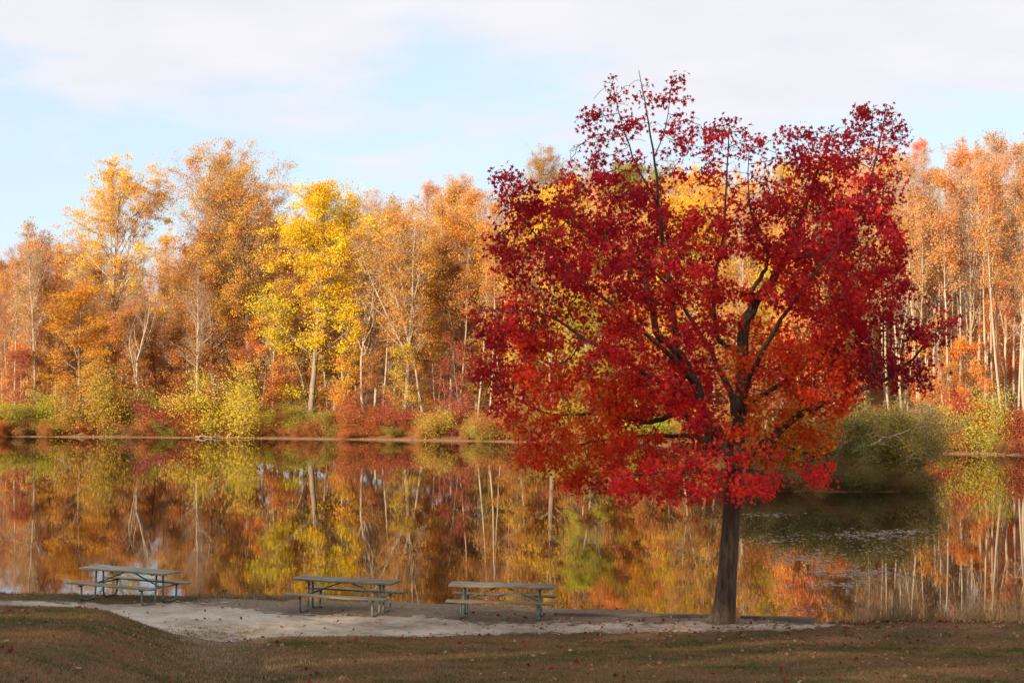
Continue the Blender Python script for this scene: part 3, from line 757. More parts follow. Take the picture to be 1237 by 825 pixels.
# fallen wood on the banks
def log(px0, py0, px1, py1, D, lift, r, words):
    rg_ = np.random.default_rng(int(px0)); A = at(px0, py0, D); B = at(px1, py1, D - 0.5)
    o0 = np.array(A); L_ = np.array(B) - o0; n = 9
    P = np.array([L_ * i / n + rg_.normal(size=3) * .06 for i in range(n + 1)])
    parts = [tube(P, r * np.linspace(1, .35, n + 1), 7)]
    for k in range(4):
        i = rg_.integers(3, 9); Bp, br = branch(P[i], L_ / np.linalg.norm(L_) + rg_.normal(size=3) * .6 + np.array([0, 0, lift]), rg_.uniform(.6, 1.4), r * .35, 4, rg_, 0, .15)
        parts.append(tube(Bp, br, 5))
    o = link('fallen_log', mesh_np('fallen_log', *merge(parts), smooth=True), None, M['bark_tan']); o.location = A
    tag(o, words, 'log', 'dead wood on the banks')
log(62, 523, 118, 527, 159.3, .3, .13, 'pale fallen log on the far bank below the golden tree')
log(236, 527, 268, 528, 155.5, .2, .1, 'short fallen log at the far waterline left of the large yellow shrub')
log(1028, 545, 1098, 520, 87.5, .3, .07, 'pale bare branch slanting across the front of the dark olive willow')

# ------------------------------------------------------------------ the red sweetgum on the near bank
def red_tree():
    D0 = 37.9
    bx, by = X(873, D0), D0
    bz = float(near_z(bx, by)) - 0.05
    def w(px, py, dy=0.0):
        q = at(px, py, D0 + dy); return np.array([q.x - bx, q.y - by, q.z - bz])
    rg = np.random.default_rng(9)
    limbs = []     # px, py, depth, radius
    def limb(*pts): limbs.append(pts)
    limb((871, 752, 0, .38), (872, 745, 0, .295), (875, 728, 0, .245), (878, 690, 0, .212), (881, 650, 0, .20), (884, 610, 0, .19), (886, 575, 0, .185), (888, 550, 0, .175))
    limb((888, 553, 0, .16), (892, 520, .1, .15), (896, 470, .15, .14), (897, 430, .2, .13), (900, 392, .2, .12), (918, 358, .2, .105), (944, 322, .2, .09), (957, 298, .25, .075), (972, 255, .4, .05), (988, 205, .5, .035), (1005, 165, .5, .015))
    limb((915, 362, .2, .06), (909, 352, 0, .05), (922, 330, -.2, .045), (928, 305, -.3, .035), (914, 280, -.4, .025), (905, 235, -.4, .015), (905, 190, -.4, .008))
    limb((897, 430, .2, .07), (882, 420, .4, .06), (866, 405, .6, .05), (862, 350, .8, .04), (874, 290, .9, .03), (878, 220, .9, .02), (882, 145, .8, .008))
    limb((885, 556, 0, .15), (868, 525, -.1, .135), (850, 500, -.3, .125), (840, 465, -.4, .11), (822, 430, -.5, .095), (795, 400, -.5, .08), (783, 360, -.4, .07), (773, 322, -.3, .055), (745, 300, -.3, .04), (715, 285, -.3, .03), (680, 255, -.3, .015))
    limb((818, 425, -.5, .07), (812, 372, -.2, .06), (804, 315, 0, .05), (797, 250, .1, .035), (789, 180, .1, .022), (779, 120, .1, .013), (772, 84, .1, .006))
    limb((797, 250, .1, .025), (770, 200, .2, .02), (752, 150, .3, .012), (740, 100, .3, .006))
    limb((791, 190, .1, .015), (805, 150, 0, .01), (812, 100, 0, .006))
    limb((848, 500, -.3, .07), (832, 478, -.9, .06), (800, 462, -1.4, .055), (760, 440, -1.8, .045), (715, 415, -2.1, .035), (670, 385, -2.1, .025), (630, 375, -2.0, .012))
    limb((880, 548, 0, .1), (858, 528, .1, .09), (835, 507, .2, .08), (815, 499, .3, .07), (792, 510, .4, .055), (760, 505, .6, .045), (715, 500, .8, .035), (665, 500, 1.0, .025), (620, 480, 1.0, .012))
    limb((890, 552, 0, .12), (925, 535, -.1, .105), (955, 508, -.2, .09), (990, 488, -.4, .075), (1035, 473, -.5, .055), (1075, 455, -.6, .04), (1110, 425, -.6, .025), (1140, 390, -.6, .01))
    limb((896, 490, .1, .07), (925, 474, .5, .06), (960, 452, .9, .05), (998, 415, 1.2, .04), (1035, 375, 1.3, .03), (1070, 335, 1.3, .015))
    limb((950, 312, .2, .06), (985, 306, -.1, .05), (1020, 280, -.3, .04), (1045, 235, -.4, .028), (1062, 180, -.4, .018), (1072, 125, -.4, .007))
    limb((888, 565, 0, .06), (865, 572, -.8, .05), (830, 570, -1.6, .04), (785, 572, -2.1, .03), (745, 575, -2.3, .015))
    limb((888, 565, 0, .06), (905, 568, -.9, .05), (935, 575, -1.6, .035), (962, 590, -2.0, .015))
    limb((888, 560, 0, .06), (910, 545, 1.0, .05), (950, 540, 1.8, .035), (990, 555, 2.3, .02), (1005, 575, 2.5, .01))
    limb((880, 545, 0, .07), (845, 530, 1.2, .06), (800, 525, 2.0, .045), (740, 530, 2.5, .03), (680, 540, 2.7, .015))
    limb((892, 520, .1, .08), (880, 470, 1.2, .07), (850, 410, 2.0, .05), (810, 350, 2.6, .035), (760, 300, 2.8, .02))
    limb((894, 500, .1, .07), (905, 455, -1.0, .06), (935, 400, -1.9, .045), (970, 350, -2.4, .03), (1010, 300, -2.6, .015))
    limb((840, 465, -.4, .06), (800, 420, -1.5, .05), (740, 370, -2.2, .035), (680, 320, -2.3, .025), (625, 255, -2.0, .012), (605, 215, -2.0, .006))
    tubes = []
    nodes = []; 
    for Lb in limbs:
        P = np.array([w(a, b, c) for a, b, c, _ in Lb]); r = np.array([q[3] for q in Lb])
        n = len(P); t = np.arange(n); tt = np.linspace(0, n - 1, (n - 1) * 4 + 1)
        # Catmull-Rom
        out = []
        for v in tt:
            i = min(int(v), n - 2); f = v - i
            p0, p1, p2, p3 = P[max(i - 1, 0)], P[i], P[i + 1], P[min(i + 2, n - 1)]
            out.append(0.5 * ((2 * p1) + (-p0 + p2) * f + (2 * p0 - 5 * p1 + 4 * p2 - p3) * f * f + (-p0 + 3 * p1 - 3 * p2 + p3) * f ** 3))
        out = np.array(out); rr = np.interp(tt, t, r)
        big = r[0] > .2
        if not big: out[1:-1] += rg.normal(size=(len(out) - 2, 3)) * np.minimum(0.02, rr[1:-1, None] * .3)
        tubes.append((out, rr, 14 if big else 8))
        if not big: nodes += list(out[3:])
    main_w = tubes[:]
    # leaf volumes: px, py, rx, ry, depth, depth radius, attraction points, colour index
    BL = [(745, 130, 45, 40, .2, 1.0, 55, 0), (805, 125, 35, 40, 0, .8, 45, 0), (720, 180, 45, 45, .2, 1.2, 65, 0), (790, 190, 40, 50, .1, 1.0, 45, 0), (850, 175, 35, 35, .3, 1.2, 65, 0),
          (882, 165, 25, 35, .8, .9, 50, 0), (870, 230, 35, 45, .7, 1.2, 70, 0),
          (617, 240, 24, 42, -2.0, .9, 75, 0), (620, 290, 38, 35, -2.0, 1.2, 130, 0), (665, 265, 42, 50, -1.8, 1.6, 180, 0), (720, 250, 50, 50, -.6, 2.2, 170, 0), (775, 270, 50, 50, .6, 2.6, 170, 0),
          (655, 325, 50, 36, -2.2, 1.6, 190, 0), (720, 320, 55, 45, -1.5, 2.3, 260, 0), (780, 340, 50, 45, -.2, 2.8, 240, 0), (835, 300, 45, 50, .6, 2.6, 190, 0), (840, 370, 50, 45, .5, 2.8, 210, 1),
          (945, 175, 35, 28, .5, 1.2, 75, 0), (1000, 175, 40, 30, .2, 1.4, 110, 0), (1060, 160, 34, 42, -.4, 1.2, 130, 0), (960, 225, 50, 40, .2, 2.0, 200, 0), (1020, 225, 50, 45, -.2, 2.2, 240, 0), (1070, 230, 28, 50, -.3, 1.4, 120, 0),
          (930, 275, 45, 40, -.2, 2.4, 170, 0), (985, 285, 55, 45, -.4, 2.8, 260, 0), (1045, 290, 48, 45, -.2, 2.2, 210, 0), (1075, 335, 26, 30, 0, 1.3, 60, 0), (1000, 345, 60, 40, -.5, 2.8, 260, 1), (1050, 360, 40, 35, 0, 2, 130, 1), (950, 345, 35, 35, -1.2, 1.8, 80, 1),
          (600, 385, 36, 36, -.8, 1.2, 130, 2), (645, 385, 45, 40, -1.8, 1.6, 190, 2), (610, 430, 40, 34, 0, 1.4, 150, 2), (665, 440, 50, 40, -.9, 1.8, 230, 3), (720, 395, 40, 32, -1.9, 1.5, 100, 1), (740, 430, 45, 34, -1.6, 1.7, 110, 1),
          (605, 480, 26, 26, .9, 1.0, 55, 2), (645, 500, 42, 36, .8, 1.5, 190, 3), (700, 490, 50, 38, .4, 2.0, 250, 4), (755, 480, 50, 34, .2, 2.2, 210, 3), (800, 465, 40, 30, -.8, 1.9, 150, 1), (825, 430, 36, 34, .4, 2.2, 110, 1),
          (655, 545, 36, 24, 1.9, 1.1, 120, 3), (705, 545, 50, 32, 1.8, 1.6, 200, 4), (760, 550, 50, 30, .4, 2.4, 220, 3), (815, 560, 50, 24, -1.0, 2.2, 180, 5), (700, 580, 36, 16, 1.6, 1.2, 70, 3), (775, 585, 50, 18, -1.9, 1.3, 130, 5), (840, 588, 45, 20, -1.7, 1.3, 120, 5), (905, 588, 45, 20, -1.5, 1.2, 110, 5), (870, 560, 40, 22, -1.6, 1.0, 55, 5), (900, 520, 34, 24, -1.5, .8, 50, 6), (845, 515, 34, 26, -1.5, .9, 60, 1), (940, 560, 34, 16, -1.7, .8, 45, 5),
          (850, 540, 30, 25, 1.8, 1.0, 40, 2), (855, 480, 30, 30, 1.4, 1.1, 60, 1), (925, 430, 50, 35, .2, 2.4, 130, 6), (975, 440, 45, 34, .5, 2.4, 190, 6), (940, 490, 45, 30, .4, 2.0, 130, 7), (1000, 475, 40, 28, -.2, 2.0, 150, 6), (1030, 430, 45, 34, .2, 2.0, 160, 2), (1010, 395, 40, 30, .4, 2.2, 140, 1),
          (960, 535, 36, 24, 1.2, 1.4, 110, 7), (985, 570, 28, 18, 2.1, .8, 70, 5), (925, 545, 34, 28, 1.2, 1.3, 75, 8), (1000, 520, 24, 16, 1.0, 1.0, 35, 7),
          (1075, 400, 34, 34, -.2, 1.4, 90, 9), (1080, 450, 40, 30, -.5, 1.3, 130, 9), (1120, 400, 30, 34, -.6, 1.0, 60, 9), (1140, 375, 22, 24, -.6, .7, 26, 9), (1112, 455, 26, 22, -.6, .8, 50, 9)]
    att = []; 
    for (px, py, rx, ry, dy, rd, n, ci) in BL:
        u = rg.normal(size=(n, 3)); u /= np.linalg.norm(u, axis=1)[:, None]; u *= rg.uniform(0.25, 1, n)[:, None] ** 0.5
        for q in u: att.append(w(px + q[0] * rx * 1.05, py + q[2] * ry * 1.05, dy + q[1] * rd))
    att = np.array(att)
    # grow twigs towards the attraction points
    Nn = [np.array(p) for p in nodes]; par = [-1] * len(Nn)
    pos = np.array(Nn)
    def nearest(A, P_new, off, bestd, besti):
        d = np.linalg.norm(A[:, None, :] - P_new[None], axis=2); i = d.argmin(1); dm = d[np.arange(len(A)), i]
        m = dm < bestd; bestd[m] = dm[m]; besti[m] = i[m] + off
    alive = np.ones(len(att), bool); bd = np.full(len(att), 1e9); bi = np.zeros(len(att), int)
    nearest(att, pos, 0, bd, bi)
    step = 0.17
    for it in range(60):
        idx = np.nonzero(alive)[0]
        if len(idx) == 0: break
        acc = {}
        for a_ in idx:
            v = att[a_] - Nn[bi[a_]]; n_ = np.linalg.norm(v)
            if n_ < 1e-6: continue
            acc.setdefault(bi[a_], []).append(v / n_)
        new = []; 
        for k, vs in acc.items():
            v = np.mean(vs, 0) + rg.normal(size=3) * 0.22; v /= np.linalg.norm(v) + 1e-9
            new.append(Nn[k] + v * step); par.append(int(k))
        off = len(Nn); Nn += new
        A = att[idx]; b1 = bd[idx]; b2 = bi[idx]
        nearest(A, np.array(new), off, b1, b2); bd[idx] = b1; bi[idx] = b2
        alive &= bd > 0.2
    Nn = np.array(Nn); n0 = len(nodes); ch = {}
    for i in range(n0, len(Nn)): ch.setdefault(par[i], []).append(i)
    wt = np.zeros(len(Nn))
    for i in range(len(Nn) - 1, n0 - 1, -1):
        if wt[i] == 0: wt[i] = 1
        wt[par[i]] += wt[i]
    rad = lambda v: min(0.045, 0.0048 * v ** 0.42)
    # chains
    def chain(start, first):
        c = [start, first]; cur = first
        while cur in ch:
            nxt = max(ch[cur], key=lambda k: wt[k])
            for o_ in ch[cur]:
                if o_ != nxt: todo.append((cur, o_))
            c.append(nxt); cur = nxt
        return c
    todo = [(i, k) for i in range(n0) if i in ch for k in ch[i]]
    leafy = []
    while todo:
        s_, f_ = todo.pop(); c = chain(s_, f_)
        r = np.array([rad(max(1, wt[k])) for k in c[1:]]); r = np.concatenate([[r[0]], r])
        tubes.append((Nn[c], r, 4 if r[0] < .02 else 5))
    for i in range(n0, len(Nn)):
        if wt[i] < 12: leafy.append(i)
    leafy = Nn[leafy]
    root = empty('red_sweetgum', (bx, by, bz))
    tag(root, 'large crimson leaved sweetgum standing at the water edge right of the picnic tables', 'tree')
    link('trunk', mesh_np('trunk', *merge([tube(*t_) for t_ in tubes]), smooth=True), root, M['bark_red'])
    # leaves: five pointed stars
    PAL = [[(0.33, .016, .028), (0.24, .014, .028), (0.42, .025, .03)],       # 0 crimson
           [(0.42, .02, .028), (0.32, .02, .03), (0.5, .04, .03)],            # 1 red
           [(0.30, .02, .025), (0.42, .03, .025), (0.22, .014, .025)],        # 2 deep red
           [(0.46, .04, .022), (0.38, .03, .022), (0.5, .08, .02)],           # 3 red orange
           [(0.48, .10, .02), (0.5, .055, .022), (0.44, .15, .022)],          # 4 orange red
           [(0.60, .03, .04), (0.5, .025, .035), (0.52, .06, .035)],          # 5 bright red
           [(0.5, .035, .03), (0.52, .07, .025), (0.5, .13, .025)],           # 6 red and orange
           [(0.5, .15, .025), (0.5, .08, .025), (0.48, .22, .03)],            # 7 orange
           [(0.34, .17, .02), (0.26, .16, .02), (0.4, .12, .02)],             # 8 olive orange
           [(0.16, .012, .024), (0.24, .014, .028), (0.32, .018, .03)]]       # 9 maroon
    cen = np.array([w(b[0], b[1], b[4]) for b in BL]); ext = np.array([[b[2] * D0 / F, b[5], b[3] * D0 / F] for b in BL])
    n = 57000
    cl = leafy[rg.integers(0, len(leafy), 5600)]; wcl = rg.gamma(1.3, 1.0, len(cl)); ccl = rg.random(len(cl))
    wcl = wcl * np.interp(cl[:, 2], [8.8, 10.3], [1, .6])          # the top of the crown has already shed leaves
    wcl = wcl * smooth(-.16, .0, fbm(cl[:, 0] * .9 + 40, cl[:, 2] * .9 + cl[:, 1] * .5, 71)) * .5 + wcl * .5
    pick = rg.choice(len(cl), n, p=wcl / wcl.sum())
    P = cl[pick] + rg.normal(size=(n, 3)) * np.array([.11, .11, .1]) + np.array([0, 0, -.05])
    dist = (((P[:, None, :] - cen[None]) / ext[None]) ** 2).sum(2) + rg.exponential(.7, (len(cl), len(BL)))[pick] + rg.uniform(0, .4, (n, len(BL)))
    ci = np.array([b[7] for b in BL])[dist.argmin(1)]
    cols = np.array([PAL[c][int(3 * ((ccl[p_] + rg.uniform(0, .45)) % 1.0))] for c, p_ in zip(ci, pick)]); cols *= np.array([[1.62, 1.5, 1.3]]) * rg.uniform(.85, 1.3, (n, 1)); cols = np.clip(cols, 0, 1)
    # star outline
    ang = np.array([k * math.pi / 5 for k in range(10)]); rr = np.array([1, .42, .9, .40, .72, .22, .72, .40, .9, .42])
    ang = np.array([90, 62, 24, -4, -48, -90, -132, 184, 156, 118]) * math.pi / 180
    ang = np.concatenate([ang])
    prof = np.stack([np.cos(ang) * rr, np.sin(ang) * rr], 1)
    a_ = rg.normal(size=(n, 3)); a_[:, 2] -= 0.9; a_ /= np.linalg.norm(a_, axis=1)[:, None]         # tip direction hangs down
    b_ = rg.normal(size=(n, 3)); b_ -= (a_ * b_).sum(1)[:, None] * a_; b_ /= np.linalg.norm(b_, axis=1)[:, None]
    nn = np.cross(a_, b_)
    s = rg.uniform(.042, .088, n)
    V = P[:, None, :] + s[:, None, None] * (prof[None, :, 1:2] * a_[:, None, :] + prof[None, :, 0:1] * b_[:, None, :] - 0.22 * (np.abs(prof[None, :, 0:1])) * nn[:, None, :])
    cpt = P[:, None, :]
    V = np.concatenate([V, cpt], 1).reshape(-1, 3)      # 10 outline points + centre
    base = np.arange(n)[:, None] * 11
    quads = np.array([[10, 9, 0, 1], [10, 1, 2, 3], [10, 3, 4, 5], [10, 5, 6, 7], [10, 7, 8, 9]]).reshape(-1)
    loops = (base + quads[None, :]).reshape(-1)
    c4 = np.repeat(np.concatenate([cols, np.ones((n, 1))], 1), 5, axis=0)
    me = mesh_np('crown', V, loops, np.full(n * 5, 4), attr=c4)
    link('crown', me, root, M['leaf_red'])
    return root
red_tree()

# ------------------------------------------------------------------ picnic tables
def wood_mat():
    m, t, b = new_mat('weathered_planks')
    n = noise_node(t, 6, 6, 0.7, stretch=(0.25, 5, 5)); n2 = noise_node(t, 2.5, 4, 0.6)
    r = ramp(t, [(0.3, (0.085, 0.078, 0.05)), (0.52, (0.2, 0.185, 0.135)), (0.72, (0.36, 0.335, 0.26))])
    a = t.nodes.new('ShaderNodeMath'); a.operation = 'MULTIPLY_ADD'; a.inputs[1].default_value = 0.4
    s = t.nodes.new('ShaderNodeMath'); s.operation = 'SUBTRACT'; s.inputs[1].default_value = 0.5
    t.links.new(n2.outputs['Fac'], s.inputs[0]); t.links.new(s.outputs[0], a.inputs[0]); t.links.new(n.outputs['Fac'], a.inputs[2])
    oi = t.nodes.new('ShaderNodeObjectInfo'); hv = t.nodes.new('ShaderNodeHueSaturation'); v = t.nodes.new('ShaderNodeMapRange')
    v.inputs['To Min'].default_value = 0.85; v.inputs['To Max'].default_value = 1.35
    t.links.new(oi.outputs['Random'], v.inputs['Value']); t.links.new(v.outputs[0], hv.inputs['Value'])
    t.links.new(a.outputs[0], r.inputs[0]); t.links.new(r.outputs[0], hv.inputs['Color']); t.links.new(hv.outputs[0], b.inputs['Base Color'])
    bump(t, b, n.outputs['Fac'], 0.5, 0.006); b.inputs['Roughness'].default_value = 0.75
    return m
def steel_mat():
    m, t, b = new_mat('galvanised_pipe')
    n = noise_node(t, 14, 4, 0.6)
    r = ramp(t, [(0.35, (0.12, 0.14, 0.115)), (0.65, (0.25, 0.275, 0.235))])
    t.links.new(n.outputs['Fac'], r.inputs[0]); t.links.new(r.outputs[0], b.inputs['Base Color'])
    b.inputs['Metallic'].default_value = 0.35; b.inputs['Roughness'].default_value = 0.55
    return m
M['plank'] = wood_mat(); M['steel'] = steel_mat()
def bevel_mesh(me, w):
    import bmesh
    bm = bmesh.new(); bm.from_mesh(me)
    bmesh.ops.bevel(bm, geom=list(bm.edges), offset=w, segments=1, affect='EDGES')
    bm.to_mesh(me); bm.free()
    return me
def rounded(pts, r, n=5):              # polyline with rounded corners
    pts = [np.array(p, float) for p in pts]; out = [pts[0]]
    for i in range(1, len(pts) - 1):
        a, b, c = pts[i - 1], pts[i], pts[i + 1]
        u = (a - b) / np.linalg.norm(a - b); v = (c - b) / np.linalg.norm(c - b)
        for k in range(n + 1):
            t = k / n; out.append((1 - t) ** 2 * (b + u * r) + 2 * t * (1 - t) * b + t * t * (b + v * r))
    out.append(pts[-1]); return np.array(out)
def make_table():
    root = empty('picnic_table')
    Lh = 1.22
    def planks(name, ys_, z, wd, th):
        parts = [box((random.random() - .5) * 0.012, y, z, 2 * Lh, wd, th) for y in ys_]
        return link(name, bevel_mesh(mesh_np(name, *merge(parts)), 0.004), root, M['plank'])
    planks('tabletop', [-.29, -.145, 0, .145, .29], 0.745, 0.138, 0.042)
    for s in (-1, 1): planks('seat', [s * (.60), s * (.745)], 0.435, 0.138, 0.042)
    top = root.children
    r = 0.024
    for e in (-1, 1):
        x = e * 0.88
        for s in (-1, 1):
            P = rounded([(x, s * .68, .412), (x, s * .66, .03), (x, s * .16, .03), (x, s * .13, .70)], 0.09)
            link('leg', mesh_np('leg', *tube(P, np.full(len(P), r), 10), smooth=True), root, M['steel'])
        cb = [tube([(x, -.78, .385), (x, .78, .385)], [r * .9, r * .9], 8), box(x, 0, 0.711, 0.04, 0.66, 0.026)]
        link('crossbar', mesh_np('crossbar', *merge(cb)), root, M['steel'])
        br = tube([(x, 0, .40), (e * 0.05, 0, .715)], [.016, .016], 8)
        link('brace', mesh_np('brace', *br, smooth=True), root, M['steel'])
    return root
def copy_tree(o, parent=None):
    c = o.copy(); COL.objects.link(c); c.parent = parent
    for ch in o.children: copy_tree(ch, c)
    return c
T0 = make_table()
TAB = [((157, 39.75), R(-25), 'weathered picnic table on grassy ground, leftmost of the three by the water'),
       ((418, 39.0), R(-14), 'weathered picnic table standing at the edge of the gravel, middle of the three'),
       ((606, 38.75), R(-5), 'weathered picnic table nearest the red tree, rightmost of the three')]
for i, ((px, D), rz, words) in enumerate(TAB):
    o = T0 if i == 0 else copy_tree(T0)
    x = X(px, D)
    c, s = math.cos(rz), math.sin(rz)
    zs = []
    for ex in (-.88, .88):
        zs.append(np.mean([float(near_z(x + c * ex - s * ey, D + s * ex + c * ey)) for ey in (-.6, -.2, .2, .6)]))
    o.location = (x, D, np.mean(zs) - 0.015 + 0.01)
    o.rotation_euler = (0, math.atan2(zs[0] - zs[1], 1.76), rz)
    o.scale = (.955, .955, .945)
    tag(o, words, 'picnic table', 'picnic tables on the bank')

# ------------------------------------------------------------------ timber edging by the red tree
def edging():
    m, t, b = new_mat('old_timber')
    n = noise_node(t, 5, 6, 0.7, stretch=(0.3, 4, 4))
    r = ramp(t, [(0.3, (0.07, 0.052, 0.04)), (0.7, (0.25, 0.2, 0.15))])
    t.links.new(n.outputs['Fac'], r.inputs[0]); t.links.new(r.outputs[0], b.inputs['Base Color']); bump(t, b, n.outputs['Fac'], 0.5, 0.01)
    def beam(px0, px1, D0, D1, top0, top1, th=0.2):
        A = at(px0, 0, D0); B = at(px1, 0, D1)
        ln = math.hypot(B.x - A.x, B.y - A.y)
        me = bevel_mesh(mesh_np('timber_edging', *box(0, 0, 0, ln, 0.16, 0.5)), 0.012)
        o = link('timber_edging', me, None, m)
        o.location = ((A.x + B.x) / 2, (A.y + B.y) / 2, (top0 + top1) / 2 - 0.25)
        o.rotation_euler = (0, -math.atan2(top1 - top0, ln), math.atan2(B.y - A.y, B.x - A.x))
        return o
    z = lambda py, D: CZ - (py - HZ) / F * D
    tag(beam(668, 855, 39.1, 38.75, z(739, 39.1), z(741, 38.75)), 'low timber edging along the bank left of the red tree trunk', 'edging', 'timber edging at the water')
    tag(beam(893, 984, 38.75, 38.6, z(742.5, 38.75), z(743.5, 38.6)), 'low timber edging beam ending on the right of the red tree trunk', 'edging', 'timber edging at the water')
edging()

# ------------------------------------------------------------------ grass, dry tufts, fallen leaves
def blades(P, h, wd, rg, lean=0.5):
    n = len(P); az = rg.uniform(0, 6.28, n); hh = h * rg.uniform(.5, 1.4, n)
    sd_ = np.stack([np.cos(az), np.sin(az), np.zeros(n)], 1) * (wd / 2)
    tip = P + np.stack([rg.normal(size=n) * lean * hh, rg.normal(size=n) * lean * hh, hh], 1)
    V = np.stack([P - sd_, P + sd_, tip], 1).reshape(-1, 3)
    return V, np.arange(3 * n), np.full(n, 3)
def blade_mat(name): return leaf_mat(name, True, 0.25)
M['blade'] = blade_mat('grass_blade')
def scatter_view(n, rg, y0=15.0, y1=41):
    y = np.sqrt(rg.uniform(y0 ** 2, y1 ** 2, n)); x = rg.uniform(-.335, .335, n) * y
    return x, y
def grass():
    rg = np.random.default_rng(3)
    x, y = scatter_view(300000, rg)
    front = path_front(x) + 0.12 + 0.5 * fbm(x * 2.2, y * 2.2, 8)
    ok = (y < front) | ((x > 7.2) & (y < near_shore(x) - 0.35)) | ((x < -6.8) & (y > path_back(x) + .1) & (y < near_shore(x) - .1))
    gl = np.exp(-((x - gully_x(y)) / 0.8) ** 2) * smooth(22, 31, y)
    ok &= rg.random(len(x)) > gl * .7
    x, y = x[ok], y[ok]; n = len(x)
    P = np.stack([x, y, near_z(x, y) - .004], 1)
    V, l, c = blades(P, .042, .011, rg, .6)
    g = .7 * fbm(x * .5 + 9, y * .5, 61) + .9 * fbm(x * 2.3, y * 1.6, 63) + rg.normal(size=n) * .08 + 0.10 * smooth(-4, -8, x)
    g = smooth(-0.02, .22, g)[:, None]
    dry = np.array([[.275, .16, .08]]) * rg.uniform(.6, 1.35, (n, 1)); grn = np.array([[.1, .112, .034]]) * rg.uniform(.7, 1.3, (n, 1))
    col = dry * (1 - g) + grn * g
    me = mesh_np('grass', V, l, c, attr=np.concatenate([col, np.ones((n, 1))], 1))
    tag(link('grass', me, None, M['blade']), 'short brown and green autumn grass on the slope', 'grass', kind='stuff')
grass()
def dry_tufts():
    rg = np.random.default_rng(4); pts = []; hs = []
    def patch(px0, px1, dep, n, h, off=0.3):
        for _ in range(n):
            px = rg.uniform(px0, px1); x = X(px, 40); y = float(near_shore(np.array([x]))[0]) - rg.uniform(-.1, dep) + 0
            for k in range(16): pts.append((x + rg.normal() * .06, y + rg.normal() * .06)); hs.append(h * rg.uniform(.5, 1.3))
    patch(-10, 90, .5, 90, .06); patch(225, 345, .7, 230, .10); patch(345, 560, .25, 90, .07); patch(560, 700, .2, 40, .06)
    patch(985, 1260, .35, 260, .10); patch(1030, 1250, .15, 150, .3); patch(1040, 1230, .12, 55, .75); patch(1000, 1100, .1, 25, .5)
    for _ in range(1100):                # matted dry grass in the gully mouth
        y = rg.uniform(23, 36.2); x = float(gully_x(y)) + rg.normal() * .55
        for k in range(8): pts.append((x + rg.normal() * .05, y + rg.normal() * .05)); hs.append(.05)
    p = np.array(pts); hs = np.array(hs); n = len(p)
    P = np.stack([p[:, 0], p[:, 1], np.maximum(near_z(p[:, 0], p[:, 1]) - .01, -.1)], 1)
    az = rg.uniform(0, 6.28, n); sd_ = np.stack([np.cos(az), np.sin(az), 0 * az], 1) * .008
    tip = P + np.stack([rg.normal(size=n) * .4 * hs, rg.normal(size=n) * .4 * hs, hs * 1.2], 1)
    V = np.stack([P - sd_, P + sd_, tip], 1).reshape(-1, 3)
    col = np.array([[.4, .28, .16]]) * rg.uniform(.5, 1.35, (n, 1)) * np.where(rg.random((n, 1)) < .25, [[.6, .75, .5]], [[1, 1, 1]])
    me = mesh_np('dry_grass', V, np.arange(3 * n), np.full(n, 3), attr=np.concatenate([col, np.ones((n, 1))], 1))
    tag(link('dry_grass', me, None, M['blade']), 'dry straw coloured weeds along the near water edge', 'dry grass', kind='stuff')
dry_tufts()
def litter():
    rg = np.random.default_rng(5)
    x, y = scatter_view(1500, rg)
    # more of them around the tree
    k = 900; x = np.concatenate([x, X(905, 37) + rg.normal(size=k) * 3.6]); y = np.concatenate([y, 37.2 + rg.normal(size=k) * 1.5])
    k = 900; xx = rg.uniform(7, 12.5, k); x = np.concatenate([x, xx]); y = np.concatenate([y, near_shore(xx) - rg.uniform(-.1, .7, k)])
    ok = y < near_shore(x) + .1; x, y = x[ok], y[ok]; n = len(x)
    P = np.stack([x, y, near_z(x, y) + .028], 1)
    a = rg.normal(size=(n, 3)); a[:, 2] *= .35; a /= np.linalg.norm(a, axis=1)[:, None]
    b = rg.normal(size=(n, 3)); b[:, 2] *= .35; b -= (a * b).sum(1)[:, None] * a; b /= np.linalg.norm(b, axis=1)[:, None]
    s = rg.uniform(.04, .085, n)[:, None]
    V = np.stack([P + a * s * .6, P + b * s * .5, P - a * s * .6, P - b * s * .5], 1).reshape(-1, 3)
    pal = np.array([(.30, .03, .03), (.2, .03, .03), (.42, .2, .12), (.5, .3, .18), (.3, .14, .05), (.16, .07, .04), (.55, .4, .28)])
    col = pal[rg.choice(7, n, p=[.10, .12, .2, .16, .18, .14, .1])] * rg.uniform(.7, 1.2, (n, 1))
    me = mesh_np('fallen_leaves', V, np.arange(4 * n), np.full(n, 4), attr=np.concatenate([col, np.ones((n, 1))], 1))
    tag(link('fallen_leaves', me, None, M['leaf_red']), 'fallen red and tan leaves scattered over the grass and path', 'fallen leaves', kind='stuff')
litter()
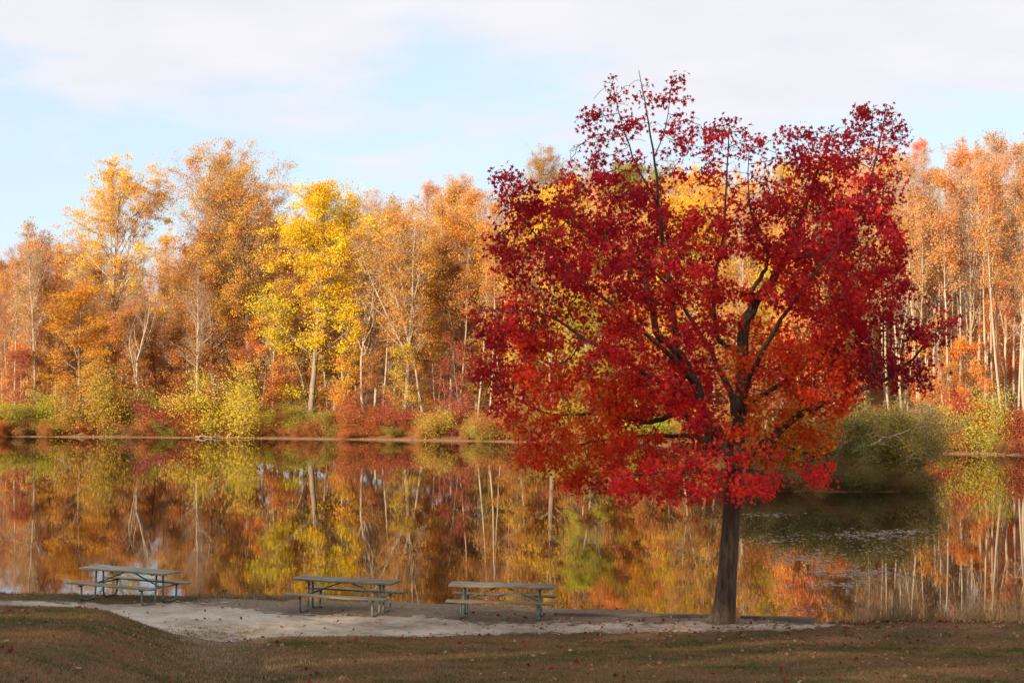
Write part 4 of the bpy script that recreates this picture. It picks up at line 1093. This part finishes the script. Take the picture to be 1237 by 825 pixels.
def floating():
    rg = np.random.default_rng(6); pts = []
    # drifts: px, py, half width px, half height px, count
    for px, py, hw, hh, n in [(1055, 646, 75, 7, 900), (1030, 690, 62, 8, 1000), (965, 674, 40, 9, 900), (935, 652, 30, 6, 260), (925, 622, 55, 4, 240), (1000, 706, 60, 5, 300), (1100, 642, 28, 4, 200), (980, 735, 60, 5, 120), (1060, 665, 80, 10, 200), (330, 540, 200, 3, 120)]:
        for _ in range(n):
            a = px + rg.normal() * hw * .5; b = py + rg.normal() * hh * .5
            if vnoise(a * .12, b * .8, 3) < .42 or rg.random() < .3: continue
            D = CZ * F / (b - HZ); pts.append((X(a, D), D))
    p = np.array(pts); n = len(p); P = np.stack([p[:, 0], p[:, 1], np.full(n, .006) + rg.uniform(0, .006, n)], 1)
    az = rg.uniform(0, 6.28, n); s = rg.uniform(.035, .085, n)[:, None]
    a = np.stack([np.cos(az), np.sin(az), rg.normal(size=n) * .04], 1); b = np.stack([-np.sin(az), np.cos(az), rg.normal(size=n) * .04], 1)
    V = np.stack([P + a * s, P + b * s * .7, P - a * s, P - b * s * .7], 1).reshape(-1, 3)
    col = np.array([(.62, .47, .38)]) * rg.uniform(.6, 1.2, (n, 1))
    me = mesh_np('floating_leaves', V, np.arange(4 * n), np.full(n, 4), attr=np.concatenate([col, np.ones((n, 1))], 1))
    tag(link('floating_leaves', me, None, M['leaf_red']), 'tan leaves drifting on the dark water right of the trunk', 'floating leaves', kind='stuff')
floating()

# ------------------------------------------------------------------ the wood on the hill behind the photographer, which keeps the near bank in shade
def wood_behind():
    rg = np.random.default_rng(12)
    TOP = 45.5
    n = 42000; x = rg.uniform(-150, 70, n); y = rg.uniform(-64, -46, n)
    top = TOP - 4 + 3 * vnoise(x * .22, y * 0, 4) + 2.0 * vnoise(x * .7, y * 0, 5)
    z0 = near_z(x, y); z = z0 + (top - z0) * rg.uniform(0, 1, n)
    V, l, c = diamonds(np.stack([x, y, z], 1), 1.15, rg)
    col = np.array([(.16, .10, .03)]) * rg.uniform(.5, 1.4, (n, 1))
    tr = []
    for i in range(60):
        xx = -150 + i * 3.7 + rg.uniform(-1, 1); yy = rg.uniform(-62, -48); zz = float(near_z(xx, yy))
        tr.append(tube([(xx, yy, zz - 1), (xx + .3, yy, zz + 12), (xx, yy + .4, TOP - 6)], [.4, .3, .08], 8))
    tv, tl, tc_ = merge(tr)
    V2, L2, C2 = merge([(V, l, c), (tv, tl, tc_)])
    cc = np.concatenate([np.concatenate([col, np.ones((n, 1))], 1), np.tile([[.1, .08, .06, 1]], (len(tc_), 1))])
    me = mesh_np('wood', V2, L2, C2, attr=cc)
    tag(link('wood', me, None, M['leaf_red']), 'wood on the hill behind the viewpoint', 'wood', kind='stuff')
wood_behind()

# ------------------------------------------------------------------ labels for the trees that have none yet
def finish_labels():
    zones = [(-999, 100, 'left of the golden tree'), (100, 170, 'around the golden tree'), (170, 240, 'left of the rust oak'),
             (240, 320, 'near the rust oak'), (320, 375, 'left of yellow maple trunk'), (375, 430, 'right of yellow maple trunk'), (430, 500, 'right of yellow maple'),
             (500, 600, 'left of the red tree'), (600, 700, 'behind the red crown edge'), (700, 800, 'behind left red crown'),
             (800, 900, 'behind the red tree trunk'), (900, 1000, 'behind right red crown'), (1000, 1090, 'above the cove willows'),
             (1090, 1170, 'right of the red tree'), (1170, 9999, 'near the right picture edge')]
    rows = {'back': 'on the ridge', 'upper': 'upslope', 'middle': 'midslope', 'inner': 'behind the bank', 'front': 'on the bank', 'under': 'under the wood', 'low': 'at the waterline'}
    kinds = {'bare': 'twiggy pale tree', 'sparse': 'thinly leaved tree', 'pole': 'slim trunk', 'maple_c': 'full crown', 'under': 'small tree', 'shrub': 'low shrub'}
    def hue(o):
        for c in o.children:
            if c.name.startswith(('crown', 'foliage')):
                r, g_, b_, _ = c.color; q = g_ / max(r, .01)
                if q > .75: return 'olive'
                if q > .55: return 'golden'
                if q > .44: return 'tan'
                if q > .36: return 'orange'
                if q > .25: return 'russet'
                return 'red'
        return 'leafless'
    sets = {}
    for o in TREES:
        if '_hero' in o: continue
        z = next(w_ for a, b, w_ in zones if a <= o['_px'] < b)
        k = (hue(o), o['_kind'], z, o['_row']); sets.setdefault(k, []).append(o)
    ordn = ['leftmost', 'second from left', 'third from left', 'fourth from left', 'fifth from left', 'sixth from left', 'seventh from left', 'eighth from left', 'ninth from left', 'tenth from left', 'eleventh from left', 'twelfth from left', 'thirteenth from left', 'fourteenth from left']
    for (h, kd, z, row), os_ in sets.items():
        os_.sort(key=lambda q: q['_px'])
        for i, o in enumerate(os_):
            lb = '%s %s %s %s' % (h, kinds[kd], rows[row], z)
            if len(os_) > 1: lb = '%s, %s' % (lb, ordn[min(i, 13)])
            o['label'] = lb
            o['group'] = {'low': 'low growth along the far bank', 'under': 'small trees under the wood'}.get(row, 'trees of the far wood')
            if 'category' not in o: o['category'] = 'tree'
    for o in TREES:
        for k in ('_px', '_hero', '_row', '_kind', '_col'):
            if k in o: del o[k]
finish_labels()
